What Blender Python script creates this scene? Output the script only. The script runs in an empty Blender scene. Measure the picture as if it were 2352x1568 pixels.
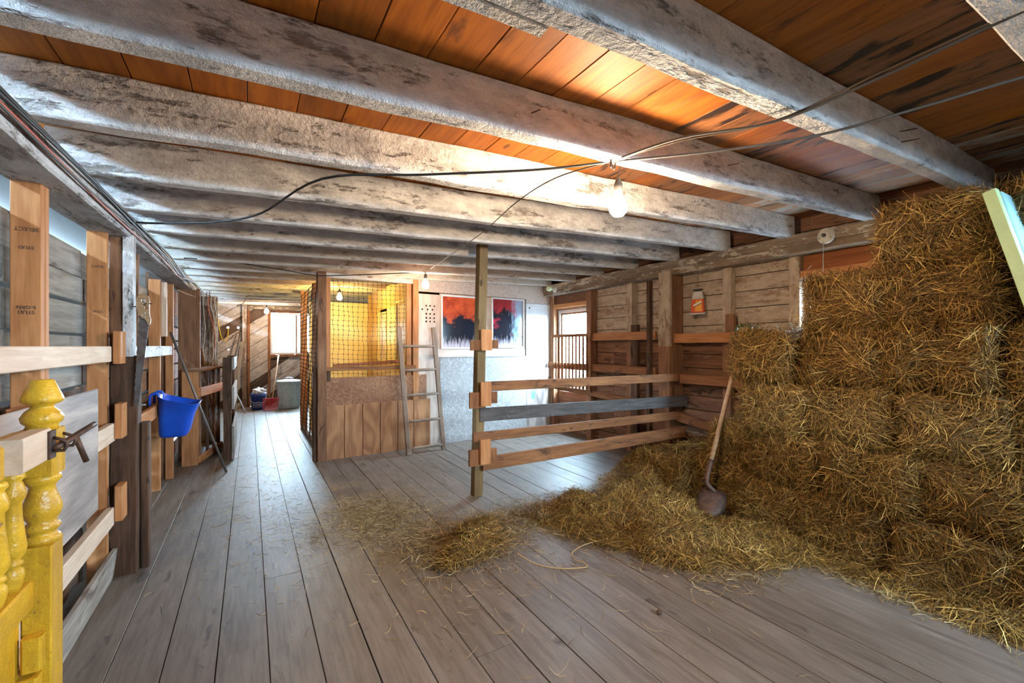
import bpy, bmesh, math, random
import numpy as np
from mathutils import Vector, Matrix

SC = bpy.context.scene
COL = SC.collection
R = random.Random(7)
PI = math.pi

# ------------------------------------------------------------------ camera
YAW = math.radians(30.95)
cam_d = bpy.data.cameras.new('camera')
cam_d.sensor_width = 36.0
cam_d.lens = 36.0 * 1004.0 / 2352.0
cam_d.shift_y = 11.0 / 2352.0
cam_d.clip_start = 0.05
cam = bpy.data.objects.new('camera', cam_d)
COL.objects.link(cam)
cam.location = (0, 0, 1.45)
cam.rotation_euler = (PI / 2, 0, -YAW)
SC.camera = cam

# ------------------------------------------------------------------ sky and exposure
wd = bpy.data.worlds.new('overcast_sky')
SC.world = wd
wd.use_nodes = True
bg = wd.node_tree.nodes['Background']
bg.inputs[0].default_value = (0.52, 0.78, 1.0, 1)
bg.inputs[1].default_value = 160.0
SC.view_settings.view_transform = 'Standard'
SC.view_settings.look = 'None'
SC.view_settings.exposure = 0.20
SC.view_settings.gamma = 1.0
SC.view_settings.use_curve_mapping = False
SC.cycles.max_bounces = 5
SC.cycles.diffuse_bounces = 4
SC.cycles.use_adaptive_sampling = False
SC.cycles.use_light_tree = False
SC.cycles.sample_clamp_indirect = 6.0
BULB_POWER = 930.0

def portal(x, y, z, w, h, rot):
    # sampling aid only: marks an opening through which the sky lights the room, gives no light of its own
    ld_ = bpy.data.lights.new('sky_portal', 'AREA')
    ld_.shape = 'RECTANGLE'; ld_.size = w; ld_.size_y = h
    ld_.cycles.is_portal = True
    o = bpy.data.objects.new('sky_portal', ld_)
    COL.objects.link(o)
    o.location = (x, y, z); o.rotation_euler = rot
portal(4.70, 5.65, 1.41, .84, 1.32, (PI / 2, 0, PI / 2))       # window by the crib side
portal(4.70, 1.69, 1.53, .80, 1.06, (PI / 2, 0, PI / 2))       # window behind the hay
portal(1.16, 12.32, 1.76, 1.50, 1.04, (-PI / 2, 0, 0))         # the far windows
portal(3.15, -2.70, 2.04, 1.92, .50, (PI / 2, 0, 0))           # opening behind the viewer
portal(-1.70, -2.70, .30, 1.60, 1.2, (PI / 2, 0, 0))           # mouth of the lean-to

# ------------------------------------------------------------------ node materials
def new_mat(name):
    m = bpy.data.materials.new(name)
    m.use_nodes = True
    return m, m.node_tree, m.node_tree.nodes['Principled BSDF']

class NT:
    def __init__(s, nt):
        s.nt = nt
    def n(s, typ, **kw):
        nd = s.nt.nodes.new(typ)
        for k, v in kw.items():
            setattr(nd, k, v)
        return nd
    def put(s, sock, v):
        if isinstance(v, bpy.types.NodeSocket):
            s.nt.links.new(v, sock)
        elif v is not None:
            if sock.type == 'RGBA' and len(v) == 3:
                v = (*v, 1)
            sock.default_value = v
    def math(s, op, a, b=0.0, clamp=False):
        nd = s.n('ShaderNodeMath', operation=op, use_clamp=clamp)
        s.put(nd.inputs[0], a); s.put(nd.inputs[1], b)
        return nd.outputs[0]
    def vmul(s, v, k):
        nd = s.n('ShaderNodeVectorMath', operation='MULTIPLY')
        s.put(nd.inputs[0], v); nd.inputs[1].default_value = k
        return nd.outputs[0]
    def noise(s, vec, scale, detail=4, rough=.55, w=None, dist=0.0):
        nd = s.n('ShaderNodeTexNoise', noise_dimensions='4D' if w is not None else '3D')
        s.put(nd.inputs['Vector'], vec)
        nd.inputs['Scale'].default_value = scale
        nd.inputs['Detail'].default_value = detail
        nd.inputs['Roughness'].default_value = rough
        nd.inputs['Distortion'].default_value = dist
        if w is not None:
            s.put(nd.inputs['W'], w)
        return nd.outputs['Fac']
    def smooth(s, v, lo, hi, a=0.0, b=1.0):
        nd = s.n('ShaderNodeMapRange', interpolation_type='SMOOTHSTEP')
        s.put(nd.inputs[0], v)
        s.put(nd.inputs[1], lo); s.put(nd.inputs[2], hi)
        nd.inputs[3].default_value = a; nd.inputs[4].default_value = b
        return nd.outputs[0]
    def mix(s, f, a, b, mode='MIX'):
        nd = s.n('ShaderNodeMix', data_type='RGBA', blend_type=mode)
        s.put(nd.inputs[0], f); s.put(nd.inputs[6], a); s.put(nd.inputs[7], b)
        return nd.outputs[2]
    def bump(s, h, strength, dist, bsdf):
        nd = s.n('ShaderNodeBump')
        nd.inputs['Strength'].default_value = strength
        nd.inputs['Distance'].default_value = dist
        s.put(nd.inputs['Height'], h)
        s.nt.links.new(nd.outputs[0], bsdf.inputs['Normal'])
    def coords(s):
        return s.n('ShaderNodeTexCoord').outputs['Object']
    def rand(s):
        return s.n('ShaderNodeObjectInfo').outputs['Random']

def wood(name, c1, c2, paint=None, cover=0.5, paint2=None, stain=None, stain_at=.6, stain2=None,
         knots=False, var=.35, rough=.8, bump=.35, soft=.05, grain=1.0, speck=None, spec=.25):
    m, nt, b = new_mat(name)
    t = NT(nt)
    co = t.coords(); rd = t.rand()
    w = t.math('MULTIPLY', rd, 43.0)
    g = t.noise(t.vmul(co, (1.3, 16, 16)), 3.0 * grain, 4, .62, w, .35)
    g2 = t.noise(t.vmul(co, (0.9, 5, 5)), 2.0 * grain, 2, .5, w, 1.2)
    gm = t.math('ADD', t.math('MULTIPLY', g, .6), t.math('MULTIPLY', g2, .4))
    col = t.mix(t.smooth(gm, .33, .67), c1, c2)
    if stain is not None:
        sn = t.noise(t.vmul(co, (1.6, 5.5, 5.5)), 1.7, 5, .62, t.math('ADD', w, 9.1), .8)
        col = t.mix(t.smooth(sn, stain_at, stain_at + .09), col, stain)
    if stain2 is not None:
        sn = t.noise(t.vmul(co, (1.0, 6, 6)), 1.9, 5, .6, t.math('ADD', w, 3.7), 1.0)
        col = t.mix(t.smooth(sn, .60, .70), col, stain2)
    if knots:
        vo = t.n('ShaderNodeTexVoronoi', voronoi_dimensions='4D')
        t.put(vo.inputs['Vector'], t.vmul(co, (4.0, 9.0, 9.0)))
        t.put(vo.inputs['W'], w)
        vo.inputs['Scale'].default_value = 1.0
        kn = t.smooth(vo.outputs['Distance'], .10, .17, 1.0, 0.0)
        col = t.mix(t.math('MULTIPLY', kn, .8), col, tuple(x * .22 for x in c1))
    val = t.math('ADD', t.math('MULTIPLY', t.math('SUBTRACT', rd, .5), var), 1.0)
    hv = t.n('ShaderNodeHueSaturation')
    t.put(hv.inputs['Value'], val); t.put(hv.inputs['Color'], col)
    col = hv.outputs[0]
    h = gm
    if paint is not None:
        pn = t.noise(t.vmul(co, (1.2, 6.5, 6.5)), 1.9, 5, .62, t.math('ADD', w, 21.0), .4)
        pf = t.noise(t.vmul(co, (.45, 1, 1)), 34, 4, .72)
        pm = t.math('ADD', t.math('MULTIPLY', pn, .62), t.math('MULTIPLY', pf, .38))
        mask = t.smooth(pm, 1 - cover - soft, 1 - cover + soft)
        pc = t.mix(t.smooth(t.noise(t.vmul(co, (1, 2.2, 2.2)), 5.0, 5, .72, w), .32, .66), paint2 or tuple(x * .62 for x in paint), paint)
        col = t.mix(mask, col, pc)
        lump = t.noise(co, 42, 3, .68)
        h = t.math('ADD', t.math('MULTIPLY', gm, .5), t.math('MULTIPLY', mask, t.math('ADD', t.math('MULTIPLY', lump, 1.1), .35)))
    if speck is not None:
        sp = t.noise(co, 60, 3, .7, w)
        col = t.mix(t.smooth(sp, .62, .70), col, speck)
    t.put(b.inputs['Base Color'], col)
    b.inputs['Roughness'].default_value = rough
    b.inputs['Specular IOR Level'].default_value = spec
    if bump >= .25:
        t.bump(h, bump, .012, b)
    return m

def plain(name, c, rough=.5, metal=0.0, var=None, scale=8, bump=0.0, spec=.4):
    m, nt, b = new_mat(name)
    t = NT(nt)
    if var is not None:
        f = t.noise(t.coords(), scale, 5, .6)
        t.put(b.inputs['Base Color'], t.mix(t.smooth(f, .35, .65), c, var))
        if bump:
            t.bump(f, bump, .01, b)
    else:
        b.inputs['Base Color'].default_value = (*c, 1)
    b.inputs['Roughness'].default_value = rough
    b.inputs['Metallic'].default_value = metal
    b.inputs['Specular IOR Level'].default_value = spec
    return m

def emit(name, c, s):
    m, nt, b = new_mat(name)
    b.inputs['Base Color'].default_value = (*c, 1)
    b.inputs['Emission Color'].default_value = (*c, 1)
    b.inputs['Emission Strength'].default_value = s
    return m

WHITE = (.66, .65, .63)
M = {}
M['joist'] = wood('whitewashed_beam_wood', (.14, .115, .10), (.33, .285, .25), (.84, .82, .81), .58, (.48, .465, .46), var=.2, bump=1.0, soft=.05)
M['joist_far'] = wood('worn_whitewash_beam_wood', (.14, .09, .055), (.33, .235, .155), (.70, .66, .61), .59, (.48, .43, .37), var=.2, bump=.5, soft=.05)
M['girder'] = wood('bluish_whitewashed_girder_wood', (.14, .12, .11), (.30, .27, .25), (.62, .64, .66), .55, (.40, .41, .43), var=.2, bump=.7)
M['ceil'] = wood('orange_ceiling_boards', (.23, .064, .008), (.39, .122, .013), stain=(.13, .04, .012), stain_at=.60, knots=True, var=.45, rough=.6, bump=.2)
M['ceil_stain'] = wood('stained_ceiling_boards', (.17, .066, .022), (.29, .118, .042), stain=(.022, .011, .006), stain_at=.51, knots=True, var=.45, rough=.6, bump=.2)
M['ceil_pale'] = wood('limed_ceiling_boards', (.30, .12, .045), (.46, .21, .09), stain=(.50, .44, .38), stain_at=.47, stain2=(.06, .03, .015), knots=True, var=.4, rough=.7, bump=.2)
M['floor'] = wood('worn_floor_boards', (.120, .088, .067), (.205, .162, .130), stain=(.07, .050, .038), stain_at=.60, var=.16, rough=.52, bump=.10, spec=.45, speck=(.12, .10, .085))
M['pine'] = wood('pine_studs', (.35, .130, .042), (.55, .245, .095), knots=True, var=.22, rough=.65, bump=.12)
M['pine_pale'] = wood('pale_sawn_lumber', (.55, .38, .26), (.70, .54, .41), knots=True, var=.15, rough=.7, bump=.12)
M['pine_dirty'] = wood('weathered_fence_lumber', (.14, .052, .020), (.275, .115, .044), stain=(.075, .034, .018), stain_at=.57, knots=True, var=.3, bump=.2)
M['post'] = wood('greenish_treated_post', (.12, .068, .027), (.22, .138, .060), knots=True, var=.1, bump=.2)
M['dark'] = wood('dark_rough_timber', (.045, .022, .012), (.125, .062, .034), stain=(.024, .012, .008), stain_at=.58, var=.3, bump=.5)
M['brown'] = wood('brown_timber', (.15, .066, .032), (.29, .14, .07), stain=(.07, .03, .018), stain_at=.58, var=.3, bump=.3)
M['greyboard'] = wood('grey_dark_fence_board', (.05, .042, .038), (.115, .10, .092), var=.1, bump=.25, speck=(.22, .2, .19))
M['grey'] = wood('grey_weathered_planks', (.20, .165, .14), (.38, .325, .275), stain=(.13, .095, .075), stain_at=.57, var=.4, bump=.3)
M['grey_yellow'] = wood('grey_planks_with_yellow_stain', (.19, .16, .13), (.36, .31, .255), stain=(.42, .31, .12), stain_at=.62, var=.3, bump=.3)
M['wall_white'] = wood('whitewashed_wall_planks', (.16, .09, .055), (.30, .18, .115), (.55, .44, .34), .56, (.40, .30, .22), var=.25, bump=.45, soft=.07)
M['wall_brown'] = wood('brown_wall_planks', (.13, .055, .028), (.27, .13, .07), stain=(.06, .028, .017), stain_at=.56, stain2=(.40, .30, .22), var=.45, bump=.3)
M['diag_white'] = wood('whitewashed_diagonal_planks', (.085, .05, .034), (.19, .12, .082), (.58, .53, .49), .57, (.40, .34, .30), var=.3, bump=.4, soft=.06)
M['diag_dark'] = wood('bare_diagonal_planks', (.060, .034, .022), (.16, .095, .062), (.45, .40, .36), .34, (.34, .28, .25), var=.5, bump=.4, soft=.06)
M['wall_diag'] = wood('patchy_diagonal_planks', (.085, .05, .034), (.19, .12, .082), (.56, .51, .47), .46, (.40, .34, .30), var=.75, bump=.4, soft=.08)
M['plate'] = wood('peeling_plate_beam', (.13, .085, .055), (.27, .19, .125), (.56, .48, .39), .47, (.42, .35, .28), var=.15, bump=.7, soft=.03)
M['redwood'] = wood('red_brown_board', (.22, .065, .022), (.36, .125, .045), var=.2, bump=.12)
M['ladder'] = wood('old_grey_ladder_wood', (.17, .115, .08), (.31, .22, .16), stain=(.42, .36, .31), stain_at=.62, var=.12, bump=.25)
M['handle'] = wood('worn_tool_handle', (.26, .15, .075), (.42, .27, .15), var=.1, bump=.15, rough=.55)
M['yellow'] = wood('chipped_yellow_paint', (.22, .11, .045), (.36, .20, .09), (.74, .42, .024), .64, (.52, .28, .02), var=.08, rough=.34, bump=.35, soft=.02, spec=.5, speck=(.34, .18, .04))
M['mint'] = wood('chipped_mint_paint', (.34, .14, .06), (.46, .22, .10), (.50, .66, .36), .74, (.44, .58, .32), var=.05, rough=.5, bump=.25, soft=.02)
M['skyblue'] = wood('worn_blue_paint', (.30, .35, .34), (.38, .44, .42), (.36, .60, .64), .76, (.30, .52, .58), var=.05, rough=.5, bump=.2, soft=.04)
M['yellow_wall'] = plain('pale_yellow_wall_board', (.84, .70, .36), .7, var=(.78, .63, .31), scale=3)
M['amber'] = wood('amber_plywood', (.50, .31, .11), (.62, .40, .16), var=.2, bump=.1)  # yellow-brown plywood colour

def osb(name, a, b_, c):
    m, nt, b = new_mat(name); t = NT(nt); co = t.coords()
    mp = []
    for i, rot in enumerate((.3, 1.3, 2.3)):
        nd = t.n('ShaderNodeVectorRotate', rotation_type='Z_AXIS'); t.put(nd.inputs[0], co)
        nd.inputs['Angle'].default_value = rot; nd.inputs['Center'].default_value = (i * 3.1, i, 0)
        mp.append(t.noise(t.vmul(nd.outputs[0], (16, 62, 20)), 1.0, 2, .55, None, .8))
    f = t.math('MAXIMUM', mp[0], t.math('MAXIMUM', mp[1], mp[2]))
    f2 = t.noise(co, 2.2, 4, .6)
    col = t.mix(t.smooth(f, .48, .72), a, b_)
    col = t.mix(t.smooth(f2, .45, .75, 0, .6), col, c)
    t.put(b.inputs['Base Color'], col); b.inputs['Roughness'].default_value = .75
    t.bump(f, .5, .01, b)
    return m
M['osb_brown'] = osb('brown_strand_board', (.19, .075, .030), (.37, .175, .085), (.20, .08, .035))
M['osb_grey'] = osb('grey_dusty_strand_board', (.26, .25, .245), (.46, .445, .43), (.36, .34, .33))
M['osb_pale'] = osb('pale_strand_board', (.44, .33, .27), (.62, .50, .42), (.5, .4, .33))

def ply(name, c1, c2, sc=1.0):
    m, nt, b = new_mat(name); t = NT(nt); co = t.coords()
    rd = t.rand(); w = t.math('MULTIPLY', rd, 31.0)
    base = t.noise(t.vmul(co, (.9, 3.2, 2.0)), 1.5 * sc, 2, .4, w, .5)
    f = t.math('PINGPONG', t.math('MULTIPLY', base, 5.0), .5)
    f = t.math('MULTIPLY', f, 2.0)
    g = t.noise(t.vmul(co, (2, 26, 26)), 3, 4, .6, w)
    v = t.math('ADD', t.math('MULTIPLY', f, .40), t.math('MULTIPLY', g, .60))
    col = t.mix(t.smooth(v, .25, .75), c1, c2)
    t.put(b.inputs['Base Color'], col); b.inputs['Roughness'].default_value = .65
    t.bump(v, .12, .01, b)
    return m
M['ply_brown'] = ply('grooved_plywood', (.25, .095, .030), (.41, .18, .068))
M['ply_pale'] = ply('pale_pinkish_plywood', (.50, .37, .29), (.64, .50, .41))
M['ply_grey'] = ply('dusty_grey_plywood', (.21, .165, .145), (.45, .36, .31), .7)
M['whitepanel'] = plain('white_painted_panel', (.80, .80, .80), .6, var=(.68, .69, .70), scale=4)

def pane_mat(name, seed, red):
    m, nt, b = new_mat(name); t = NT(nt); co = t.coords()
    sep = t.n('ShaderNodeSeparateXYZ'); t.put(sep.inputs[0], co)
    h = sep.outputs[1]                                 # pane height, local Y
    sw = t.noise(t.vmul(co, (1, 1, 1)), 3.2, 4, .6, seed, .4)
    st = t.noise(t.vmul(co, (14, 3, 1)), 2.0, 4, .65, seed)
    # red glow painted in above a ragged edge, dark below it, chalky dust smears at the foot
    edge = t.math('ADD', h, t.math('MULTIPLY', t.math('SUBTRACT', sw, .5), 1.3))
    redc = t.mix(t.smooth(sw, .35, .68), (.16, .012, .012), red)  # red light seen in the panes is put into the base colour
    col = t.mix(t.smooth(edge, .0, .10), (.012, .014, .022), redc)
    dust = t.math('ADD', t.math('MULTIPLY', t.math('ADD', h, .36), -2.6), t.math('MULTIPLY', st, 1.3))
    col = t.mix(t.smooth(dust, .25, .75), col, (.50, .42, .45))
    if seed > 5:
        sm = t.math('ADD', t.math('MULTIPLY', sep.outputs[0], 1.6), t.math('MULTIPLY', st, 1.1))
        col = t.mix(t.smooth(sm, .60, .95, 0, .8), col, (.30, .46, .58))  # dust streaks with bluish window light painted in
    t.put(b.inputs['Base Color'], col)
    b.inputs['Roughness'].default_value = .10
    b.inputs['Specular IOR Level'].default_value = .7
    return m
M['pane_red'] = pane_mat('dirty_glass_painted_red_glow', 2.0, (.62, .10, .03))
M['pane_blue'] = pane_mat('dirty_streaked_glass_painted_glow', 8.0, (.40, .03, .05))

def glass():
    m, nt, b = new_mat('window_glass'); t = NT(nt)
    tr = t.n('ShaderNodeBsdfTransparent'); gl = t.n('ShaderNodeBsdfGlossy'); gl.inputs['Roughness'].default_value = .03
    mx = t.n('ShaderNodeMixShader'); mx.inputs[0].default_value = .07
    nt.links.new(tr.outputs[0], mx.inputs[1]); nt.links.new(gl.outputs[0], mx.inputs[2])
    nt.links.new(mx.outputs[0], nt.nodes['Material Output'].inputs['Surface'])
    return m
M['glass'] = glass()

def hay_mat(name, stops, rough=.6):
    m, nt, b = new_mat(name); t = NT(nt)
    ri = t.n('ShaderNodeNewGeometry').outputs['Random Per Island']
    rp = t.n('ShaderNodeValToRGB')
    rp.color_ramp.elements[0].position = stops[0][0]; rp.color_ramp.elements[0].color = (*stops[0][1], 1)
    rp.color_ramp.elements[1].position = stops[-1][0]; rp.color_ramp.elements[1].color = (*stops[-1][1], 1)
    for p_, c_ in stops[1:-1]:
        e = rp.color_ramp.elements.new(p_); e.color = (*c_, 1)
    nt.links.new(ri, rp.inputs[0])
    t.put(b.inputs['Base Color'], rp.outputs[0])
    b.inputs['Roughness'].default_value = rough
    b.inputs['Specular IOR Level'].default_value = .3
    return m
M['straw'] = hay_mat('hay_stalks', [(0, (.060, .030, .006)), (.45, (.15, .074, .013)), (.78, (.30, .158, .030)), (.93, (.52, .31, .075)), (1, (.74, .49, .17))])
M['straw_floor'] = hay_mat('fallen_straw', [(0, (.12, .07, .03)), (.5, (.26, .165, .06)), (1, (.58, .44, .23))])
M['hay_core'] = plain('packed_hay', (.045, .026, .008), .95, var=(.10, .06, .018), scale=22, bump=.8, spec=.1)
M['black'] = plain('black_cable_rubber', (.018, .018, .018), .5)
M['greycable'] = plain('grey_cable_sheath', (.075, .068, .060), .6)
M['twine'] = plain('old_brown_flex', (.10, .065, .042), .8)
M['straw_twine'] = plain('sisal_twine', (.45, .27, .11), .9)
M['redcable'] = plain('red_cable_rubber', (.45, .10, .06), .5)
M['yellowcable'] = plain('yellow_cable_rubber', (.80, .52, .02), .5)
M['whitecable'] = plain('white_cable_rubber', (.62, .60, .56), .6)
M['blue'] = plain('blue_feed_plastic', (.006, .075, .50), .38, var=(.008, .06, .40), scale=6)
M['navy'] = plain('navy_pail_plastic', (.010, .030, .17), .4)
M['red_plastic'] = plain('red_fork_plastic', (.42, .012, .03), .45)
M['white_plastic'] = plain('white_plastic', (.75, .75, .75), .5)
M['bagwhite'] = plain('crumpled_white_bag', (.70, .68, .68), .6)
M['galv'] = plain('galvanised_steel', (.56, .66, .72), .40, .15, var=(.42, .52, .58), scale=14)
M['steel'] = plain('rusty_saw_steel', (.16, .14, .135), .5, .8, var=(.09, .065, .055), scale=14)
M['rust'] = plain('rusty_iron', (.14, .075, .05), .6, .7, var=(.08, .05, .04), scale=30)
M['rod'] = plain('dull_iron_rod', (.17, .14, .125), .5, .6)
M['net'] = plain('black_plastic_net', (.012, .012, .012), .6)
M['porcelain'] = plain('dusty_porcelain', (.66, .60, .50), .35, var=(.45, .40, .33), scale=10)
M['socket'] = plain('dark_lamp_socket', (.05, .045, .04), .5)
M['green_grip'] = plain('dark_green_grip', (.015, .06, .035), .4)
M['liquid'] = plain('orange_bait_liquid', (.62, .10, .03), .25)
M['film'] = plain('clear_bag_film', (.62, .57, .52), .18, var=(.46, .40, .35), scale=20)
M['label_yellow'] = plain('yellow_label_print', (.75, .30, .02), .5)
M['label_white'] = plain('white_label_print', (.78, .72, .66), .5)
M['ink'] = plain('stamp_ink', (.06, .04, .035), .8)
M['bluepaint'] = plain('blue_spray_mark', (.10, .55, .80), .6)
M['snow'] = plain('snowy_yard', (.80, .82, .85), .9)
M['void'] = plain('dark_backing_boards', (.03, .022, .017), .95)
M['bulb_warm'] = emit('warm_bulb_glow', (1.0, .75, .50), BULB_POWER)
M['bulb_soft'] = emit('soft_bulb_glow', (1.0, .74, .50), BULB_POWER * .34)
M['bulb_end'] = emit('passage_bulb_glow', (1.0, .76, .52), BULB_POWER * .6)
M['bulb_yellow'] = emit('yellow_bulb_glow', (1.0, .70, .20), BULB_POWER * .8)
M['bulb_off'] = plain('unlit_bulb_glass', (.62, .70, .45), .2)

# ------------------------------------------------------------------ mesh helpers
def mesh_obj(name, verts, faces, mat, parent=None, matrix=None, smooth=False):
    me = bpy.data.meshes.new(name)
    me.from_pydata([tuple(v) for v in verts], [], faces)
    me.update()
    if smooth:
        me.polygons.foreach_set('use_smooth', [True] * len(me.polygons))
    if mat is not None:
        me.materials.append(mat)
    return link(name, me, parent, matrix)

def link(name, me, parent=None, matrix=None):
    o = bpy.data.objects.new(name, me)
    COL.objects.link(o)
    if matrix is not None:
        o.matrix_basis = matrix
    if parent is not None:
        o.parent = parent
        chain = Matrix.Identity(4); q = parent
        while q is not None:
            chain = q.matrix_parent_inverse @ q.matrix_basis if q.parent is None else q.matrix_parent_inverse @ q.matrix_basis
            chain = WM[q] if q in WM else q.matrix_basis.copy()
            break
        o.matrix_parent_inverse = chain.inverted()
    WM[o] = o.matrix_basis.copy()
    return o
WM = {}

def root(name, loc, label=None, cat=None, group=None, kind=None):
    o = bpy.data.objects.new(name, None)
    COL.objects.link(o)
    o.matrix_basis = Matrix.Translation(Vector(loc))
    o.empty_display_size = .1
    WM[o] = o.matrix_basis.copy()
    return tag(o, label, cat, group, kind)

def tag(o, label=None, cat=None, group=None, kind=None):
    if label: o['label'] = label
    if cat: o['category'] = cat
    if group: o['group'] = group
    if kind: o['kind'] = kind
    return o

def frame(a, b, wdir):
    a, b, wd_ = Vector(a), Vector(b), Vector(wdir)
    x = (b - a); L = x.length; x.normalize()
    y = (wd_ - x * wd_.dot(x)).normalized()
    z = x.cross(y)
    m = Matrix.Identity(4)
    for i in range(3):
        m[i][0], m[i][1], m[i][2] = x[i], y[i], z[i]
    m.translation = (a + b) / 2
    return m, L

def board(name, mat, a, b, wdir, w, t, parent=None, seg=1, wob=0.0, cham=.004, taper=1.0):
    """a sawn board from a to b: length on local X, width w on local Y, thickness t on local Z"""
    m, L = frame(a, b, wdir)
    c = min(cham, w * .3, t * .3)
    verts, faces = [], []
    n = seg + 1
    ph = [R.uniform(0, 6.28) for _ in range(8)]
    for i in range(n):
        f = i / seg
        x = -L / 2 + L * f
        k = 1 + (taper - 1) * f
        hw, ht = w / 2 * k, t / 2 * k
        j = [wob * (math.sin(ph[q] + x * (2.1 + .37 * q)) * .6 + R.uniform(-.5, .5)) for q in range(4)]
        y0, y1, z0, z1 = -hw + j[0], hw + j[1], -ht + j[2] * .5, ht + j[3] * .5
        for (y, z) in ((y0 + c, z0), (y1 - c, z0), (y1, z0 + c), (y1, z1 - c), (y1 - c, z1), (y0 + c, z1), (y0, z1 - c), (y0, z0 + c)):
            verts.append((x, y, z))
    for i in range(seg):
        for q in range(8):
            p, r = i * 8 + q, i * 8 + (q + 1) % 8
            faces.append((p, p + 8, r + 8, r))
    faces.append(tuple(range(8)))
    faces.append(tuple(reversed(range(seg * 8, seg * 8 + 8))))
    return mesh_obj(name, verts, faces, mat, parent, m)

def bx(name, mat, x0, x1, y0, y1, z0, z1, parent=None, seg=1, wob=0.0, cham=.004):
    d = [(x1 - x0, 0), (y1 - y0, 1), (z1 - z0, 2)]
    d.sort(reverse=True)
    c = [(x0 + x1) / 2, (y0 + y1) / 2, (z0 + z1) / 2]
    lo, hi = list(c), list(c)
    ax = d[0][1]
    lo[ax] = (x0, y0, z0)[ax]; hi[ax] = (x1, y1, z1)[ax]
    wv = [0, 0, 0]; wv[d[1][1]] = 1
    return board(name, mat, lo, hi, wv, d[1][0], d[2][0], parent, seg, wob, cham)

def lathe_data(prof, n=16, cx=0, cy=0, z0=0, caps=True, flute=0.0, nf=0):
    verts, faces = [], []
    for r, z in prof:
        for k in range(n):
            a = 2 * PI * k / n
            rr = r * (1 + (flute * math.cos(nf * a) if flute else 0))
            verts.append((cx + rr * math.cos(a), cy + rr * math.sin(a), z0 + z))
    for i in range(len(prof) - 1):
        for k in range(n):
            k2 = (k + 1) % n
            faces.append((i * n + k, i * n + k2, (i + 1) * n + k2, (i + 1) * n + k))
    if caps:
        faces.append(tuple(reversed(range(n))))
        faces.append(tuple(range((len(prof) - 1) * n, len(prof) * n)))
    return verts, faces

def lathe(name, mat, prof, loc, n=16, parent=None, smooth=True, caps=True, rot=None):
    v, f = lathe_data(prof, n, caps=caps)
    mt = Matrix.Translation(Vector(loc))
    if rot is not None:
        mt = mt @ rot
    return mesh_obj(name, v, f, mat, parent, mt, smooth)

def spline(pts, k=6):
    P = [Vector(p) for p in pts]
    out = []
    for i in range(len(P) - 1):
        p0 = P[max(i - 1, 0)]; p1 = P[i]; p2 = P[i + 1]; p3 = P[min(i + 2, len(P) - 1)]
        for s in range(k):
            t = s / k
            out.append(.5 * ((2 * p1) + (p2 - p0) * t + (2 * p0 - 5 * p1 + 4 * p2 - p3) * t * t + (3 * p1 - p0 - 3 * p2 + p3) * t ** 3))
    out.append(P[-1])
    return out

def tube_data(pts, r, n=6, v0=0):
    pts = [Vector(p) for p in pts]
    verts, faces = [], []
    up = None
    for i, p in enumerate(pts):
        d = (pts[min(i + 1, len(pts) - 1)] - pts[max(i - 1, 0)]).normalized()
        if up is None:
            up = d.orthogonal().normalized()
        up = (up - d * up.dot(d))
        up = up.normalized() if up.length > 1e-5 else d.orthogonal().normalized()
        s = d.cross(up)
        rr = r[i] if isinstance(r, (list, tuple)) else r
        for k in range(n):
            a = 2 * PI * k / n
            verts.append(p + (up * math.cos(a) + s * math.sin(a)) * rr)
    for i in range(len(pts) - 1):
        for k in range(n):
            k2 = (k + 1) % n
            faces.append((v0 + i * n + k, v0 + i * n + k2, v0 + (i + 1) * n + k2, v0 + (i + 1) * n + k))
    faces.append(tuple(v0 + q for q in reversed(range(n))))
    faces.append(tuple(v0 + (len(pts) - 1) * n + q for q in range(n)))
    return verts, faces

def tube(name, mat, pts, r, parent=None, n=6, k=6, smooth=True):
    p = spline(pts, k) if k else [Vector(q) for q in pts]
    if isinstance(r, (list, tuple)):
        r = [r[0] + (r[1] - r[0]) * i / (len(p) - 1) for i in range(len(p))]
    c = sum(p, Vector()) / len(p)
    v, f = tube_data([q - c for q in p], r, n)
    return mesh_obj(name, v, f, mat, parent, Matrix.Translation(c), smooth)

def prism(name, mat, poly, t, matrix, parent=None):
    """2-D outline on local XY pushed to thickness t on local Z"""
    n = len(poly)
    v = [(x, y, -t / 2) for x, y in poly] + [(x, y, t / 2) for x, y in poly]
    f = [tuple(reversed(range(n))), tuple(range(n, 2 * n))]
    f += [(i, (i + 1) % n, n + (i + 1) % n, n + i) for i in range(n)]
    return mesh_obj(name, v, f, mat, parent, matrix)

def axes(o, x, y):
    x = Vector(x).normalized(); y = Vector(y); y = (y - x * y.dot(x)).normalized(); z = x.cross(y)
    m = Matrix.Identity(4)
    for i in range(3):
        m[i][0], m[i][1], m[i][2] = x[i], y[i], z[i]
    m.translation = Vector(o)
    return m

def text_obj(name, mat, body, size, matrix, parent, bend=None, depth=.0006):
    cu = bpy.data.curves.new(name, 'FONT')
    cu.body = body; cu.size = size; cu.align_x = 'CENTER'; cu.align_y = 'CENTER'; cu.extrude = depth
    tmp = bpy.data.objects.new(name, cu)
    COL.objects.link(tmp)
    dg = bpy.context.evaluated_depsgraph_get()
    me = bpy.data.meshes.new_from_object(tmp.evaluated_get(dg))
    bpy.data.objects.remove(tmp)
    if bend:
        for v in me.vertices:
            a = v.co.x / bend
            rr = bend + v.co.z
            v.co = Vector((rr * math.sin(a), v.co.y, rr * math.cos(a) - bend))
    me.materials.clear(); me.materials.append(mat)
    return link(name, me, parent, matrix)

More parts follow.
